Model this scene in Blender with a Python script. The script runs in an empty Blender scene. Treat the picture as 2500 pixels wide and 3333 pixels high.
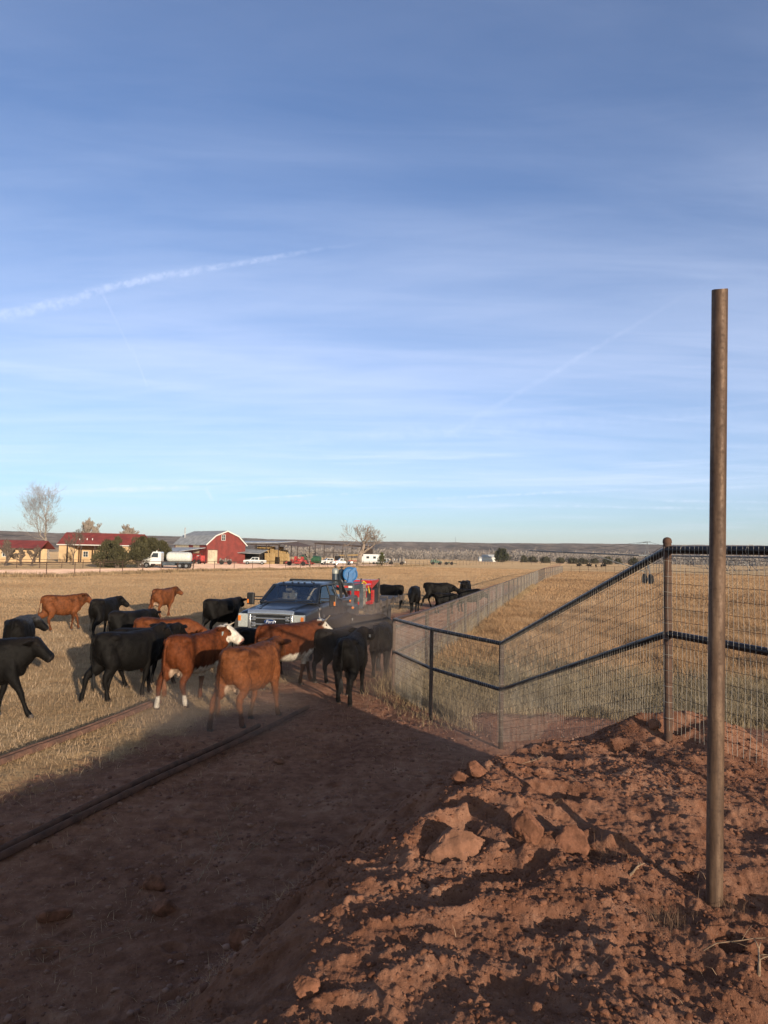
import bpy, math, random
import numpy as np
from mathutils import Vector, Matrix
R = math.radians
scene = bpy.context.scene
C = scene.collection

# ------------------------------------------------------------------ camera
EYE = Vector((0.0, 0.0, 2.9))
FPX = 2311.0                       # focal length in pixels of the 2500 x 3333 photograph
PITCH, ROLL = R(3.52), R(1.1)
camd = bpy.data.cameras.new('camera')
cam = bpy.data.objects.new('camera', camd)
C.objects.link(cam)
camd.sensor_fit = 'VERTICAL'
camd.sensor_height = 36.0
camd.lens = 36.0 * FPX / 3333.0
camd.clip_start = 0.05
camd.clip_end = 30000.0
CM = Matrix.Rotation(R(90) + PITCH, 4, 'X') @ Matrix.Rotation(ROLL, 4, 'Z')
cam.matrix_world = Matrix.Translation(EYE) @ CM
scene.camera = cam

def ray(px, py):
    v = Vector(((px - 1250.0) / FPX, (1666.5 - py) / FPX, -1.0))
    return (CM.to_3x3() @ v).normalized()
def G(px, py, z=0.0):              # point of a level plane seen at a place in the photograph
    d = ray(px, py)
    t = (z - EYE.z) / d.z
    return EYE + d * t
def W(px, py, D):                  # point at depth D (metres north of the camera)
    d = ray(px, py)
    return EYE + d * (D / d.y)

# ------------------------------------------------------------------ light
SUN_EL, SUN_AZ = 9.0, 153.0        # azimuth clockwise from +Y: behind the camera to the right
sd = bpy.data.lights.new('sun', 'SUN')
so = bpy.data.objects.new('sun', sd)
C.objects.link(so)
sd.energy = 4.3
sd.angle = R(0.55)
sd.color = (1.0, 0.85, 0.66)
sdir = Vector((math.sin(R(SUN_AZ)) * math.cos(R(SUN_EL)), math.cos(R(SUN_AZ)) * math.cos(R(SUN_EL)), math.sin(R(SUN_EL))))
so.rotation_euler = sdir.to_track_quat('Z', 'Y').to_euler()
so.location = sdir * 60

scene.view_settings.view_transform = 'Standard'
scene.view_settings.look = 'None'
scene.view_settings.exposure = 0.45
scene.view_settings.gamma = 1.0

world = bpy.data.worlds.new('World')
scene.world = world
world.use_nodes = True
wt = world.node_tree
wt.nodes.clear()
class NT:
    """tiny node-tree writer"""
    def __init__(s, t): s.t = t
    def n(s, typ, ins=None, **kw):
        nd = s.t.nodes.new(typ)
        for k, v in kw.items(): setattr(nd, k, v)
        for k, v in (ins or {}).items():
            if isinstance(v, bpy.types.NodeSocket): s.t.links.new(v, nd.inputs[k])
            else: nd.inputs[k].default_value = v
        return nd
    def m(s, op, a, b=0.0, c=None, clamp=False):
        d = {0: a, 1: b}
        if c is not None: d[2] = c
        return s.n('ShaderNodeMath', d, operation=op, use_clamp=clamp).outputs[0]
    def vm(s, op, a, b=None, out=0):
        d = {0: a}
        if b is not None: d[1] = b
        return s.n('ShaderNodeVectorMath', d, operation=op).outputs[out]
    def ramp(s, fac, stops, interp='LINEAR'):
        nd = s.n('ShaderNodeValToRGB', {0: fac})
        cr = nd.color_ramp
        cr.interpolation = interp
        while len(cr.elements) < len(stops): cr.elements.new(0.5)
        for e, (p, c) in zip(cr.elements, stops):
            e.position = p
            e.color = c if len(c) == 4 else (*c, 1)
        return nd.outputs[0]
    def mix(s, f, a, b, blend='MIX'):
        nd = s.n('ShaderNodeMix', data_type='RGBA', blend_type=blend)
        for i, v in ((0, f), (6, a), (7, b)):
            if isinstance(v, bpy.types.NodeSocket): s.t.links.new(v, nd.inputs[i])
            else: nd.inputs[i].default_value = v if i == 0 or len(v) == 4 else (*v, 1)
        return nd.outputs[2]
    def noise(s, vec, scale, detail=4, rough=0.55, dist=0.0):
        return s.n('ShaderNodeTexNoise', {'Vector': vec, 'Scale': scale, 'Detail': detail, 'Roughness': rough, 'Distortion': dist}).outputs[0]
def sstep(t, x, a, b):
    return t.n('ShaderNodeMapRange', {0: x, 1: a, 2: b, 3: 0.0, 4: 1.0}, interpolation_type='SMOOTHSTEP').outputs[0]

w = NT(wt)
sky = w.n('ShaderNodeTexSky', sky_type='NISHITA', sun_disc=False, sun_elevation=R(SUN_EL), sun_rotation=R(SUN_AZ),
          altitude=1200.0, air_density=1.0, dust_density=0.6, ozone_density=2.2)
gen = w.n('ShaderNodeTexCoord').outputs['Generated']
nrm = w.vm('NORMALIZE', gen)
sep = w.n('ShaderNodeSeparateXYZ', {0: nrm})
X_, Y_, Z_ = sep.outputs
zc = w.m('MAXIMUM', Z_, 0.0)
zd = w.m('ADD', zc, 0.09)
plane = w.n('ShaderNodeCombineXYZ', {0: w.m('DIVIDE', X_, zd), 1: w.m('DIVIDE', Y_, zd), 2: 0.0}).outputs[0]
mp = w.n('ShaderNodeMapping', {'Vector': plane, 'Rotation': (0, 0, R(24)), 'Scale': (0.35, 1.5, 1.0)}).outputs[0]
veil1 = w.noise(mp, 0.9, 6, 0.55, 0.6)
veil2 = w.noise(mp, 3.2, 7, 0.6, 0.8)
veil = w.m('MULTIPLY', sstep(w, w.m('ADD', w.m('MULTIPLY', veil1, 0.72), w.m('MULTIPLY', veil2, 0.28)), 0.30, 0.80), 0.30)
# veil is strongest in the middle heights and thins towards the zenith
veil = w.m('MULTIPLY', veil, w.ramp(zc, [(0.0, (0.1,)*3), (0.05, (0.35,)*3), (0.12, (1.25,)*3), (0.30, (1,)*3), (0.62, (0.45,)*3)]))
# long level streaks low over the horizon
az = w.m('ARCTAN2', X_, Y_)
stv = w.n('ShaderNodeCombineXYZ', {0: w.m('MULTIPLY', az, 2.2), 1: w.m('ADD', w.m('MULTIPLY', Z_, 46.0), w.m('MULTIPLY', az, -1.2)), 2: 3.7}).outputs[0]
st = w.noise(stv, 1.0, 5, 0.55, 0.5)
band = w.ramp(zc, [(0.0, (0.15,)*3), (0.045, (0.5,)*3), (0.075, (1,)*3), (0.12, (1,)*3), (0.17, (0.55,)*3), (0.30, (0,)*3)])
streak = w.m('MULTIPLY', w.m('MULTIPLY', sstep(w, st, 0.50, 0.70), band), 0.22)
def contrail(a, b, w0, w1, strength, wob=0.0, fade=0.1):
    strength *= 0.62
    """straight trail between two directions of the sky; widths in radians at a and b"""
    da, db = ray(*a), ray(*b)
    nv = da.cross(db).normalized()
    al = (db - da).normalized()
    s0, s1 = da.dot(al), db.dot(al)
    t = w.n('ShaderNodeMapRange', {0: w.vm('DOT_PRODUCT', nrm, tuple(al), out=1), 1: s0, 2: s1, 3: 0.0, 4: 1.0}).outputs[0]
    tt = w.n('ShaderNodeMapRange', {0: w.vm('DOT_PRODUCT', nrm, tuple(al), out=1), 1: s0, 2: s1, 3: 0.0, 4: 1.0}, clamp=False).outputs[0]
    dist = w.vm('DOT_PRODUCT', nrm, tuple(nv), out=1)
    if wob:
        dist = w.m('ADD', dist, w.m('MULTIPLY', w.m('SUBTRACT', w.noise(nrm, 26.0, 4, 0.6), 0.5), wob))
    wd = w.m('ADD', w.m('MULTIPLY', t, w1 - w0), w0)
    q = w.m('DIVIDE', w.m('ABSOLUTE', dist), wd)
    core = w.m('SUBTRACT', 1.0, sstep(w, q, 0.15, 1.0))
    ends = w.m('MULTIPLY', sstep(w, tt, -fade, fade), w.m('SUBTRACT', 1.0, sstep(w, tt, 1.0 - 2.5 * fade, 1.0 + fade)))
    brk = w.n('ShaderNodeMapRange', {0: w.noise(nrm, 90.0 if wob else 24.0, 6, 0.72), 1: 0.36, 2: 0.62, 3: 0.05, 4: 1.0}).outputs[0]
    return w.m('MULTIPLY', w.m('MULTIPLY', w.m('MULTIPLY', core, ends), brk), strength)
trails = [contrail((-160, 1075), (560, 885), 0.011, 0.005, 0.33, 0.020, 0.12),
          contrail((430, 915), (1120, 800), 0.008, 0.003, 0.30, 0.010, 0.2),
          contrail((336, 960), (445, 1180), 0.0022, 0.0016, 0.22, 0.0, 0.1),
          contrail((430, 1130), (480, 1260), 0.0018, 0.0016, 0.2, 0.0, 0.15),
          contrail((1500, 1390), (2260, 945), 0.006, 0.004, 0.13, 0.004, 0.2),
          contrail((790, 1625), (1060, 1608), 0.0028, 0.0018, 0.5, 0.002, 0.15),
          contrail((940, 1618), (1300, 1596), 0.0035, 0.0016, 0.3, 0.003, 0.2),
          contrail((960, 1655), (1700, 1648), 0.0018, 0.0018, 0.30, 0.0, 0.2),
          contrail((1410, 1623), (2100, 1590), 0.0036, 0.0020, 0.45, 0.002, 0.2),
          contrail((1700, 1645), (2620, 1660), 0.0030, 0.0030, 0.35, 0.003, 0.2),
          contrail((2160, 1630), (2600, 1636), 0.0024, 0.0024, 0.35, 0.002, 0.2),
          contrail((670, 1590), (698, 1636), 0.0040, 0.0030, 0.45, 0.004, 0.2),
          contrail((-100, 1610), (900, 1575), 0.0060, 0.0030, 0.35, 0.006, 0.2),
          contrail((900, 1440), (2650, 1330), 0.014, 0.010, 0.14, 0.02, 0.3),
          ]
cl = w.m('ADD', veil, streak)
for t_ in trails: cl = w.m('ADD', cl, t_)
cl = w.m('MINIMUM', cl, 0.9)
# deep blue away from the sun, whiter and warmer air towards it
sund = w.vm('DOT_PRODUCT', nrm, tuple(sdir), out=1)
skyc = w.mix(1.0, sky.outputs[0], w.mix(sstep(w, sund, -0.35, 0.55), (0.80, 0.96, 1.24), (1.22, 1.0, 0.78)), 'MULTIPLY')
SKY_ST = 0.115
cloudc = (6.5, 7.0, 8.6, 1)
cl = w.m('ADD', cl, w.ramp(zc, [(0.0, (0.12,)*3), (0.05, (0.07,)*3), (0.13, (0.20,)*3), (0.30, (0.17,)*3), (0.5, (0.03,)*3)]))
skm = w.mix(cl, skyc, cloudc)
bg = w.n('ShaderNodeBackground', {0: skm, 1: SKY_ST})
wo = w.n('ShaderNodeOutputWorld', {0: bg.outputs[0]})

# ------------------------------------------------------------------ mesh tools
class MB:
    def __init__(s): s.v = []; s.f = []; s.mi = []; s.cm = 0
    def add(s, vs, fs):
        o = len(s.v)
        s.v.extend([tuple(p) for p in vs])
        s.f.extend([tuple(i + o for i in f) for f in fs])
        s.mi.extend([s.cm] * len(fs))
        return s
    def box(s, c, d, rz=0.0, M=None):
        x, y, z = d[0] / 2, d[1] / 2, d[2] / 2
        vs = [Vector((sx * x, sy * y, sz * z)) for sx in (-1, 1) for sy in (-1, 1) for sz in (-1, 1)]
        if M is not None: vs = [M @ p for p in vs]
        elif rz: vs = [Matrix.Rotation(rz, 3, 'Z') @ p for p in vs]
        c = Vector(c)
        return s.add([p + c for p in vs], [(0, 1, 3, 2), (4, 6, 7, 5), (0, 4, 5, 1), (2, 3, 7, 6), (0, 2, 6, 4), (1, 5, 7, 3)])
    def b2(s, x0, x1, y0, y1, z0, z1):
        return s.box(((x0 + x1) / 2, (y0 + y1) / 2, (z0 + z1) / 2), (x1 - x0, y1 - y0, z1 - z0))
    def bar(s, a, b, wd, ht=None, up=(0, 0, 1)):
        a, b = Vector(a), Vector(b); ht = ht or wd
        t = (b - a).normalized(); u = Vector(up)
        if abs(t.dot(u)) > 0.98: u = Vector((1, 0, 0))
        sd_ = t.cross(u).normalized(); u = sd_.cross(t)
        vs = [p + sd_ * sx * wd / 2 + u * sy * ht / 2 for p in (a, b) for sx, sy in ((-1, -1), (1, -1), (1, 1), (-1, 1))]
        return s.add(vs, [(3, 2, 1, 0), (4, 5, 6, 7), (0, 1, 5, 4), (1, 2, 6, 5), (2, 3, 7, 6), (3, 0, 4, 7)])
    def tube(s, pts, r, n=8, cap=True):
        pts = [Vector(p) for p in pts]
        rs = r if isinstance(r, (list, tuple)) else [r] * len(pts)
        o = len(s.v); N = len(pts); prev = None
        vs = []
        for i, p in enumerate(pts):
            t = (pts[min(i + 1, N - 1)] - pts[max(i - 1, 0)]).normalized()
            if prev is None:
                u = Vector((0, 0, 1)) if abs(t.z) < 0.9 else Vector((1, 0, 0))
            else: u = prev
            sd_ = t.cross(u).normalized(); u = sd_.cross(t).normalized(); prev = u
            for k in range(n):
                a = 2 * math.pi * k / n
                vs.append(p + (sd_ * math.cos(a) + u * math.sin(a)) * rs[i])
        fs = [(i * n + k, i * n + (k + 1) % n, (i + 1) * n + (k + 1) % n, (i + 1) * n + k) for i in range(N - 1) for k in range(n)]
        if cap and n > 2: fs += [tuple(range(n))[::-1], tuple((N - 1) * n + k for k in range(n))]
        return s.add(vs, fs)
    def cyl(s, c, r, h, n=16, r2=None, axis='z'):
        c = Vector(c); ax = {'x': Vector((1, 0, 0)), 'y': Vector((0, 1, 0)), 'z': Vector((0, 0, 1))}[axis]
        return s.tube([c, c + ax * h], [r, r if r2 is None else r2], n)
    def lathe(s, prof, c, n=20, axis='z'):
        c = Vector(c); vs = []
        for rr, z in prof:
            for k in range(n):
                a = 2 * math.pi * k / n; p = (rr * math.cos(a), rr * math.sin(a), z)
                if axis == 'y': p = (p[0], p[2], p[1])
                if axis == 'x': p = (p[2], p[0], p[1])
                vs.append(c + Vector(p))
        N = len(prof)
        fs = [(i * n + k, i * n + (k + 1) % n, (i + 1) * n + (k + 1) % n, (i + 1) * n + k) for i in range(N - 1) for k in range(n)]
        fs += [tuple(range(n))[::-1], tuple((N - 1) * n + k for k in range(n))]
        return s.add(vs, fs)
    def prism(s, poly, a, b):
        """poly of 3D points extruded by vector b-a"""
        d = Vector(b) - Vector(a); n = len(poly)
        p = [Vector(q) for q in poly]
        return s.add(p + [q + d for q in p], [tuple(range(n))[::-1], tuple(range(n, 2 * n))] + [(i, (i + 1) % n, n + (i + 1) % n, n + i) for i in range(n)])
    def loft(s, secs, n=20):
        """secs: (centre, tangent, up, half width, up height, down height, exponent)"""
        vs = []
        for c, t, up, hw, ht, hb, e in secs:
            c, t, up = Vector(c), Vector(t).normalized(), Vector(up)
            sd_ = t.cross(up).normalized(); u = sd_.cross(t).normalized()
            for k in range(n):
                a = 2 * math.pi * k / n
                ca, sa = math.cos(a), math.sin(a)
                q = 2.0 / e
                xx = math.copysign(abs(ca) ** q, ca) * hw
                yy = math.copysign(abs(sa) ** q, sa) * (ht if sa > 0 else hb)
                vs.append(c + sd_ * xx + u * yy)
        N = len(secs)
        fs = [(i * n + k, i * n + (k + 1) % n, (i + 1) * n + (k + 1) % n, (i + 1) * n + k) for i in range(N - 1) for k in range(n)]
        fs += [tuple(range(n))[::-1], tuple((N - 1) * n + k for k in range(n))]
        return s.add(vs, fs)
    def ball(s, c, r, n=10, m=7, M=None):
        c = Vector(c); r = r if isinstance(r, (tuple, list)) else (r, r, r)
        vs = []; 
        for i in range(1, m):
            ph = math.pi * i / m
            for k in range(n):
                a = 2 * math.pi * k / n
                p = Vector((r[0] * math.sin(ph) * math.cos(a), r[1] * math.sin(ph) * math.sin(a), r[2] * math.cos(ph)))
                vs.append(p)
        vs += [Vector((0, 0, r[2])), Vector((0, 0, -r[2]))]
        if M is not None: vs = [M @ p for p in vs]
        vs = [p + c for p in vs]
        fs = [(i * n + k, (i + 1) * n + k, (i + 1) * n + (k + 1) % n, i * n + (k + 1) % n) for i in range(m - 2) for k in range(n)]
        T, B = len(vs) - 2, len(vs) - 1
        fs += [(T, k, (k + 1) % n) for k in range(n)] + [(B, (m - 2) * n + (k + 1) % n, (m - 2) * n + k) for k in range(n)]
        return s.add(vs, fs)
    def build(s, name, mat, parent=None, smooth=False, bevel=0.0, M=None):
        me = bpy.data.meshes.new(name)
        v = s.v if M is None else [tuple(M @ Vector(p)) for p in s.v]
        me.from_pydata(v, [], s.f)
        mats = mat if isinstance(mat, (list, tuple)) else [mat]
        for m_ in mats: me.materials.append(m_)
        if len(mats) > 1: me.polygons.foreach_set('material_index', s.mi)
        me.validate()
        if smooth:
            me.polygons.foreach_set('use_smooth', [True] * len(me.polygons))
            if smooth != 'all': me.set_sharp_from_angle(angle=R(38))
        o = bpy.data.objects.new(name, me)
        C.objects.link(o)
        if parent: o.parent = parent
        if bevel:
            b = o.modifiers.new('bevel', 'BEVEL'); b.width = bevel; b.segments = 2; b.limit_method = 'ANGLE'
        return o
def tag(o, label=None, cat=None, group=None, kind=None):
    if label: o['label'] = label
    if cat: o['category'] = cat
    if group: o['group'] = group
    if kind: o['kind'] = kind
    return o
def thing(name, label, cat, loc=(0, 0, 0), rz=0.0, group=None, scale=1.0):
    o = bpy.data.objects.new(name, None)
    C.objects.link(o)
    o.empty_display_size = 0.2
    o.location = loc; o.rotation_euler = (0, 0, rz); o.scale = (scale,) * 3
    return tag(o, label, cat, group)
def dup(o, loc, rz=None, label=None, scale=None, parent=None):
    c = o.copy(); C.objects.link(c)
    if parent is None:
        c.location = loc
        if rz is not None: c.rotation_euler = (0, 0, rz)
        if scale: c.scale = (scale,) * 3
        if label: c['label'] = label
    else: c.parent = parent
    for ch in o.children: dup(ch, None, parent=c)
    return c
def text_part(txt, name, mat, parent, size, M, extrude=0.004, shear=0.0, font_w=None):
    cu = bpy.data.curves.new(name, 'FONT')
    cu.body = txt; cu.size = size; cu.extrude = extrude; cu.align_x = 'CENTER'; cu.align_y = 'CENTER'; cu.shear = shear
    if font_w: cu.offset = font_w
    t = bpy.data.objects.new(name, cu); C.objects.link(t)
    bpy.context.view_layer.update()
    me = bpy.data.meshes.new_from_object(t.evaluated_get(bpy.context.evaluated_depsgraph_get()))
    bpy.data.objects.remove(t)
    me.transform(M); me.materials.clear(); me.materials.append(mat)
    o = bpy.data.objects.new(name, me); C.objects.link(o); o.parent = parent
    return o

# ------------------------------------------------------------------ materials
MATS = {}
def mat(name, col, rough=0.7, metal=0.0, var=0.12, nscale=6.0, bump=0.0, bscale=30.0, col2=None, coat=0.0, spec=0.5, emit=None):
    if name in MATS: return MATS[name]
    m_ = bpy.data.materials.new(name); m_.use_nodes = True
    t = NT(m_.node_tree); b = m_.node_tree.nodes['Principled BSDF']
    tc = t.n('ShaderNodeTexCoord').outputs['Object']
    nz = t.noise(tc, nscale, 5, 0.6)
    c2 = col2 or tuple(c * (1 - 2.2 * var) for c in col)
    c1 = col if col2 else tuple(min(1, c * (1 + var)) for c in col)
    cc = t.mix(sstep(t, nz, 0.32, 0.68), c2, c1)
    m_.node_tree.links.new(cc, b.inputs['Base Color'])
    b.inputs['Metallic'].default_value = metal
    b.inputs['Specular IOR Level'].default_value = spec
    if not metal and rough > 0.8: b.inputs['Diffuse Roughness'].default_value = 1.0
    rr = t.m('ADD', t.m('MULTIPLY', t.m('SUBTRACT', nz, 0.5), 0.25), rough, clamp=True)
    m_.node_tree.links.new(rr, b.inputs['Roughness'])
    if coat: b.inputs['Coat Weight'].default_value = coat; b.inputs['Coat Roughness'].default_value = 0.06
    if bump:
        bn = t.n('ShaderNodeBump', {'Strength': 0.6, 'Distance': bump, 'Height': t.noise(tc, bscale, 5, 0.6)})
        m_.node_tree.links.new(bn.outputs[0], b.inputs['Normal'])
    MATS[name] = m_
    return m_
def attr_mat(name, attr='Col', rough=0.8, var=0.0, nscale=10.0, bump=0.0, bscale=60.0, spec=0.3, trans=0.0, sheen=0.0):
    m_ = bpy.data.materials.new(name); m_.use_nodes = True
    t = NT(m_.node_tree); b = m_.node_tree.nodes['Principled BSDF']
    a = t.n('ShaderNodeAttribute', attribute_name=attr).outputs[0]
    tc = t.n('ShaderNodeTexCoord').outputs['Object']
    if var:
        k = t.n('ShaderNodeMapRange', {0: t.noise(tc, nscale, 5, 0.65), 1: 0.3, 2: 0.7, 3: 1 - var, 4: 1 + var}).outputs[0]
        a = t.vm('SCALE', a); nd = a.node; m_.node_tree.links.new(k, nd.inputs[3])
    m_.node_tree.links.new(a, b.inputs['Base Color'])
    b.inputs['Roughness'].default_value = rough
    b.inputs['Specular IOR Level'].default_value = spec
    if sheen: b.inputs['Sheen Weight'].default_value = sheen; b.inputs['Sheen Roughness'].default_value = 0.45
    if bump:
        bn = t.n('ShaderNodeBump', {'Strength': 0.7, 'Distance': bump, 'Height': t.noise(tc, bscale, 5, 0.65)})
        m_.node_tree.links.new(bn.outputs[0], b.inputs['Normal'])
    if trans:
        tr = t.n('ShaderNodeBsdfTranslucent', {0: a})
        mx = t.n('ShaderNodeMixShader', {0: trans, 1: b.outputs[0], 2: tr.outputs[0]})
        m_.node_tree.links.new(mx.outputs[0], m_.node_tree.nodes['Material Output'].inputs[0])
    MATS[name] = m_
    return m_

# ------------------------------------------------------------------ noise in numpy
def _hash(ix, iy, seed):
    h = (ix.astype(np.int64) * 374761393 + iy.astype(np.int64) * 668265263 + seed * 974711) & 0xffffffff
    h = ((h ^ (h >> 13)) * 1274126177) & 0xffffffff
    return ((h ^ (h >> 16)) & 0xffff) / 65536.0 * 2 * math.pi
def perlin(x, y, seed=0):
    x0, y0 = np.floor(x), np.floor(y)
    fx, fy = x - x0, y - y0
    u = fx * fx * fx * (fx * (fx * 6 - 15) + 10); v = fy * fy * fy * (fy * (fy * 6 - 15) + 10)
    def g(i, j):
        a = _hash(x0 + i, y0 + j, seed)
        return np.cos(a) * (fx - i) + np.sin(a) * (fy - j)
    return (g(0, 0) * (1 - u) + g(1, 0) * u) * (1 - v) + (g(0, 1) * (1 - u) + g(1, 1) * u) * v
def fbm(x, y, f, octv=4, seed=0, gain=0.5):
    a, s_, t = 1.0, 0.0, 0.0
    for i in range(octv):
        s_ = s_ + a * perlin(x * f + 17.3 * i, y * f - 9.1 * i, seed + i); t += a
        a *= gain; f *= 2.03
    return s_ / t * 1.6
def ss(x, a, b):
    t = np.clip((x - a) / (b - a), 0, 1)
    return t * t * (3 - 2 * t)
# ------------------------------------------------------------------ the lie of the land
BERM = [(-1.9, -16), (-1.75, -0.2), (-1.05, 1.55), (-0.42, 2.75), (-0.08, 3.9), (0.5, 5.0), (1.35, 5.85), (2.7, 6.5), (3.2, 6.0), (3.2, 4.6), (3.9, 2.0), (6.0, -2), (7, -16)]
def poly_sd(px, py, poly):
    """signed distance: positive inside"""
    d = np.full(px.shape, 1e9); inside = np.zeros(px.shape, bool)
    n = len(poly)
    for i in range(n):
        ax, ay = poly[i]; bx, by = poly[(i + 1) % n]
        ex, ey = bx - ax, by - ay
        t = np.clip(((px - ax) * ex + (py - ay) * ey) / (ex * ex + ey * ey), 0, 1)
        d = np.minimum(d, (px - ax - t * ex) ** 2 + (py - ay - t * ey) ** 2)
        c = ((ay > py) != (by > py)) & (px < (bx - ax) * (py - ay) / (by - ay + 1e-12) + ax)
        inside ^= c
    d = np.sqrt(d)
    return np.where(inside, d, -d)
rs = np.random.RandomState(7)
DENTS = []
for i in range(120):
    DENTS.append((rs.uniform(-1.2, 3.2), rs.uniform(1.4, 6.6), rs.uniform(0.06, 0.17), rs.uniform(0.02, 0.06), rs.uniform(0, 3.14)))
for i in range(300):
    DENTS.append((rs.uniform(-4.5, 0.8), rs.uniform(4.0, 15), rs.uniform(0.05, 0.12), rs.uniform(0.012, 0.035), rs.uniform(0, 3.14)))
MOUNDS = [(2.95, 6.35, 0.42, 0.26, .22), (2.25, 6.45, 0.30, 0.10, 0.2), (0.62, 4.35, 0.42, 0.10, 0.3), (1.05, 3.75, 0.30, 0.06, .25), (0.35, 3.15, 0.28, 0.02, .3),
          (1.7, 3.2, 0.5, -0.03, .5), (0.7, 2.3, 0.35, 0.06, .3), (1.9, 4.9, 0.5, 0.05, .5), (1.3, 2.4, .3, -.05, .4), (0.8, 5.0, 0.3, 0.07, .3)]
RIDGES = []
for (a_, b_, hh_, w__) in (((1480, 2905), (1900, 2875), .035, .05), ((1330, 2975), (1830, 2935), .035, .06), ((1520, 3040), (2080, 3230), -.02, .07), ((1250, 3140), (1620, 3110), .015, .05)):
    pa_, pb_ = G(*a_, 1.33), G(*b_, 1.33); RIDGES.append((pa_.x, pa_.y, pb_.x, pb_.y, hh_, w__))
def H(x, y, fine=True):
    x = np.asarray(x, float); y = np.asarray(y, float)
    wx = x + 0.22 * fbm(x, y, 0.9, 3, 40); wy = y + 0.22 * fbm(x, y, 0.9, 3, 50)
    sd_ = poly_sd(wx, wy, BERM)
    # the bank is steep on the left, gentler towards the fence corner
    wid = 1.55 + 0.9 * ss(y, 4.6, 6.8) * ss(x, 0.6, 2.0) - 0.75 * ss(x, 2.4, 3.4)
    k = ss(sd_, -wid, 0.22)
    h = 1.28 * k + 0.04 * ss(sd_, 0.1, 1.6) + k * 0.060 * np.clip(-0.45 * (x - 1.5) + 0.89 * (y - 3.4), -1.0, 3) + k * 0.22 * ss(y, 0.6, -1.2)
    far = ss(np.hypot(x, y), 18, 45)
    h = h + (0.05 * fbm(x, y, 0.25, 3, 3)) * (1 - far)
    # low shoulder where the bank meets the track
    if fine:
        dx = 1.0 - ss(np.hypot(x, y), 14, 24)
        amp = 0.36 + 0.64 * k
        big = fbm(x, y, 1.1, 4, 11)
        mid = fbm(x + 0.05 * big, y, 4.0, 4, 21)
        rid = 1 - np.abs(fbm(x, y, 2.3, 4, 31)) * 2.2
        fin = fbm(x, y, 15.0, 5, 61, 0.68)
        h = h + dx * amp * (0.010 * big + 0.011 * mid + 0.009 * rid) + dx * (0.55 + 0.45 * k) * 0.019 * fin
        lump = np.clip(fbm(x, y, 9.0, 3, 71) - 0.12, 0, 1)
        h = h + dx * (0.45 + 0.55 * k) * 0.05 * lump
        near = np.hypot(x, y) < 17
        xn, yn = x[near] if x.ndim else x, y[near] if x.ndim else y
        if x.ndim:
            add = np.zeros(xn.shape)
            for (cx, cy, r_, dp, a_) in DENTS:
                q = np.hypot((xn - cx) * math.cos(a_) + (yn - cy) * math.sin(a_), 0.7 * (-(xn - cx) * math.sin(a_) + (yn - cy) * math.cos(a_))) / r_
                add += np.where(q < 2.2, -dp * np.exp(-(q * 1.25) ** 2 * 1.0) + 0.35 * dp * np.exp(-((q - 1.35) * 3) ** 2), 0)
            for (cx, cy, r_, hh, _) in MOUNDS:
                q = np.hypot(xn - cx, yn - cy) / r_
                add += hh * np.exp(-q * q * (1.0 + 0.4 * np.sin(5 * np.arctan2(yn - cy, xn - cx) + cx * 7)))
            for (ax, ay, bx, by, hh, wd_) in RIDGES:
                ex, ey = bx - ax, by - ay
                t_ = np.clip(((xn - ax) * ex + (yn - ay) * ey) / (ex * ex + ey * ey), 0, 1)
                dd_ = np.hypot(xn - ax - t_ * ex, yn - ay - t_ * ey + 0.03 * np.sin(t_ * 9)) / wd_
                add += hh * np.exp(-dd_ ** 2) * np.sin(np.pi * np.clip(t_ * .9 + .05, 0, 1)) ** .5
            # wheel ruts running up the track beside the fence
            for off in (-2.6, -0.9):
                xr = off + 0.22 * (yn - 6) * ss(yn, 6, 16) * 0.8
                add -= 0.03 * np.exp(-((xn - xr) / 0.16) ** 2) * ss(yn, 5, 8)
            h = h.copy(); h[near] += add
    return h
def fence_x(y):                     # the long fence beside the track
    return 0.2 + 0.262 * (y - 15.2)
def dirt_mask(x, y):
    x = np.asarray(x, float); y = np.asarray(y, float)
    n1 = 0.9 * fbm(x, y, 0.35, 4, 81) + 0.4 * fbm(x, y, 1.7, 3, 84)
    pipe = -3.5 + (y - 6.5) * 0.304
    left = ss(x - pipe + n1 * 1.3, -3.2, -0.2)
    left2 = ss(x - (fence_x(y) - 5.6) + n1 * 1.2, -1.0, 2.0) * (1 - 0.5 * ss(y, 45, 90))
    left = np.where(y < 15, left, left * (1 - ss(y, 15, 21)) + left2 * ss(y, 15, 21))
    rightside = ss(x - np.where(y > 15.2, fence_x(y), np.where(y > 11, 0.2 + (15.2 - y) * 0.39, 1.9)), -0.1, 0.15)
    edge = 13.9 - 0.25 * np.clip(x - 2, 0, 9) + n1 * 0.9
    right = 1 - ss(y, edge - 0.7, edge + 0.5)
    right = right * ss(x, 0.9, 2.0)
    d = left * (1 - rightside) + right * rightside
    k = ss(poly_sd(x, y, BERM), -2.2, -0.9)
    return np.clip(np.maximum(d, k), 0, 1)

def add_attr(me, name, arr, typ='FLOAT', dom='POINT'):
    a = me.attributes.new(name, typ, dom)
    if typ == 'FLOAT': a.data.foreach_set('value', np.asarray(arr, np.float32).ravel())
    else: a.data.foreach_set('color', np.asarray(arr, np.float32).ravel())

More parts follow.
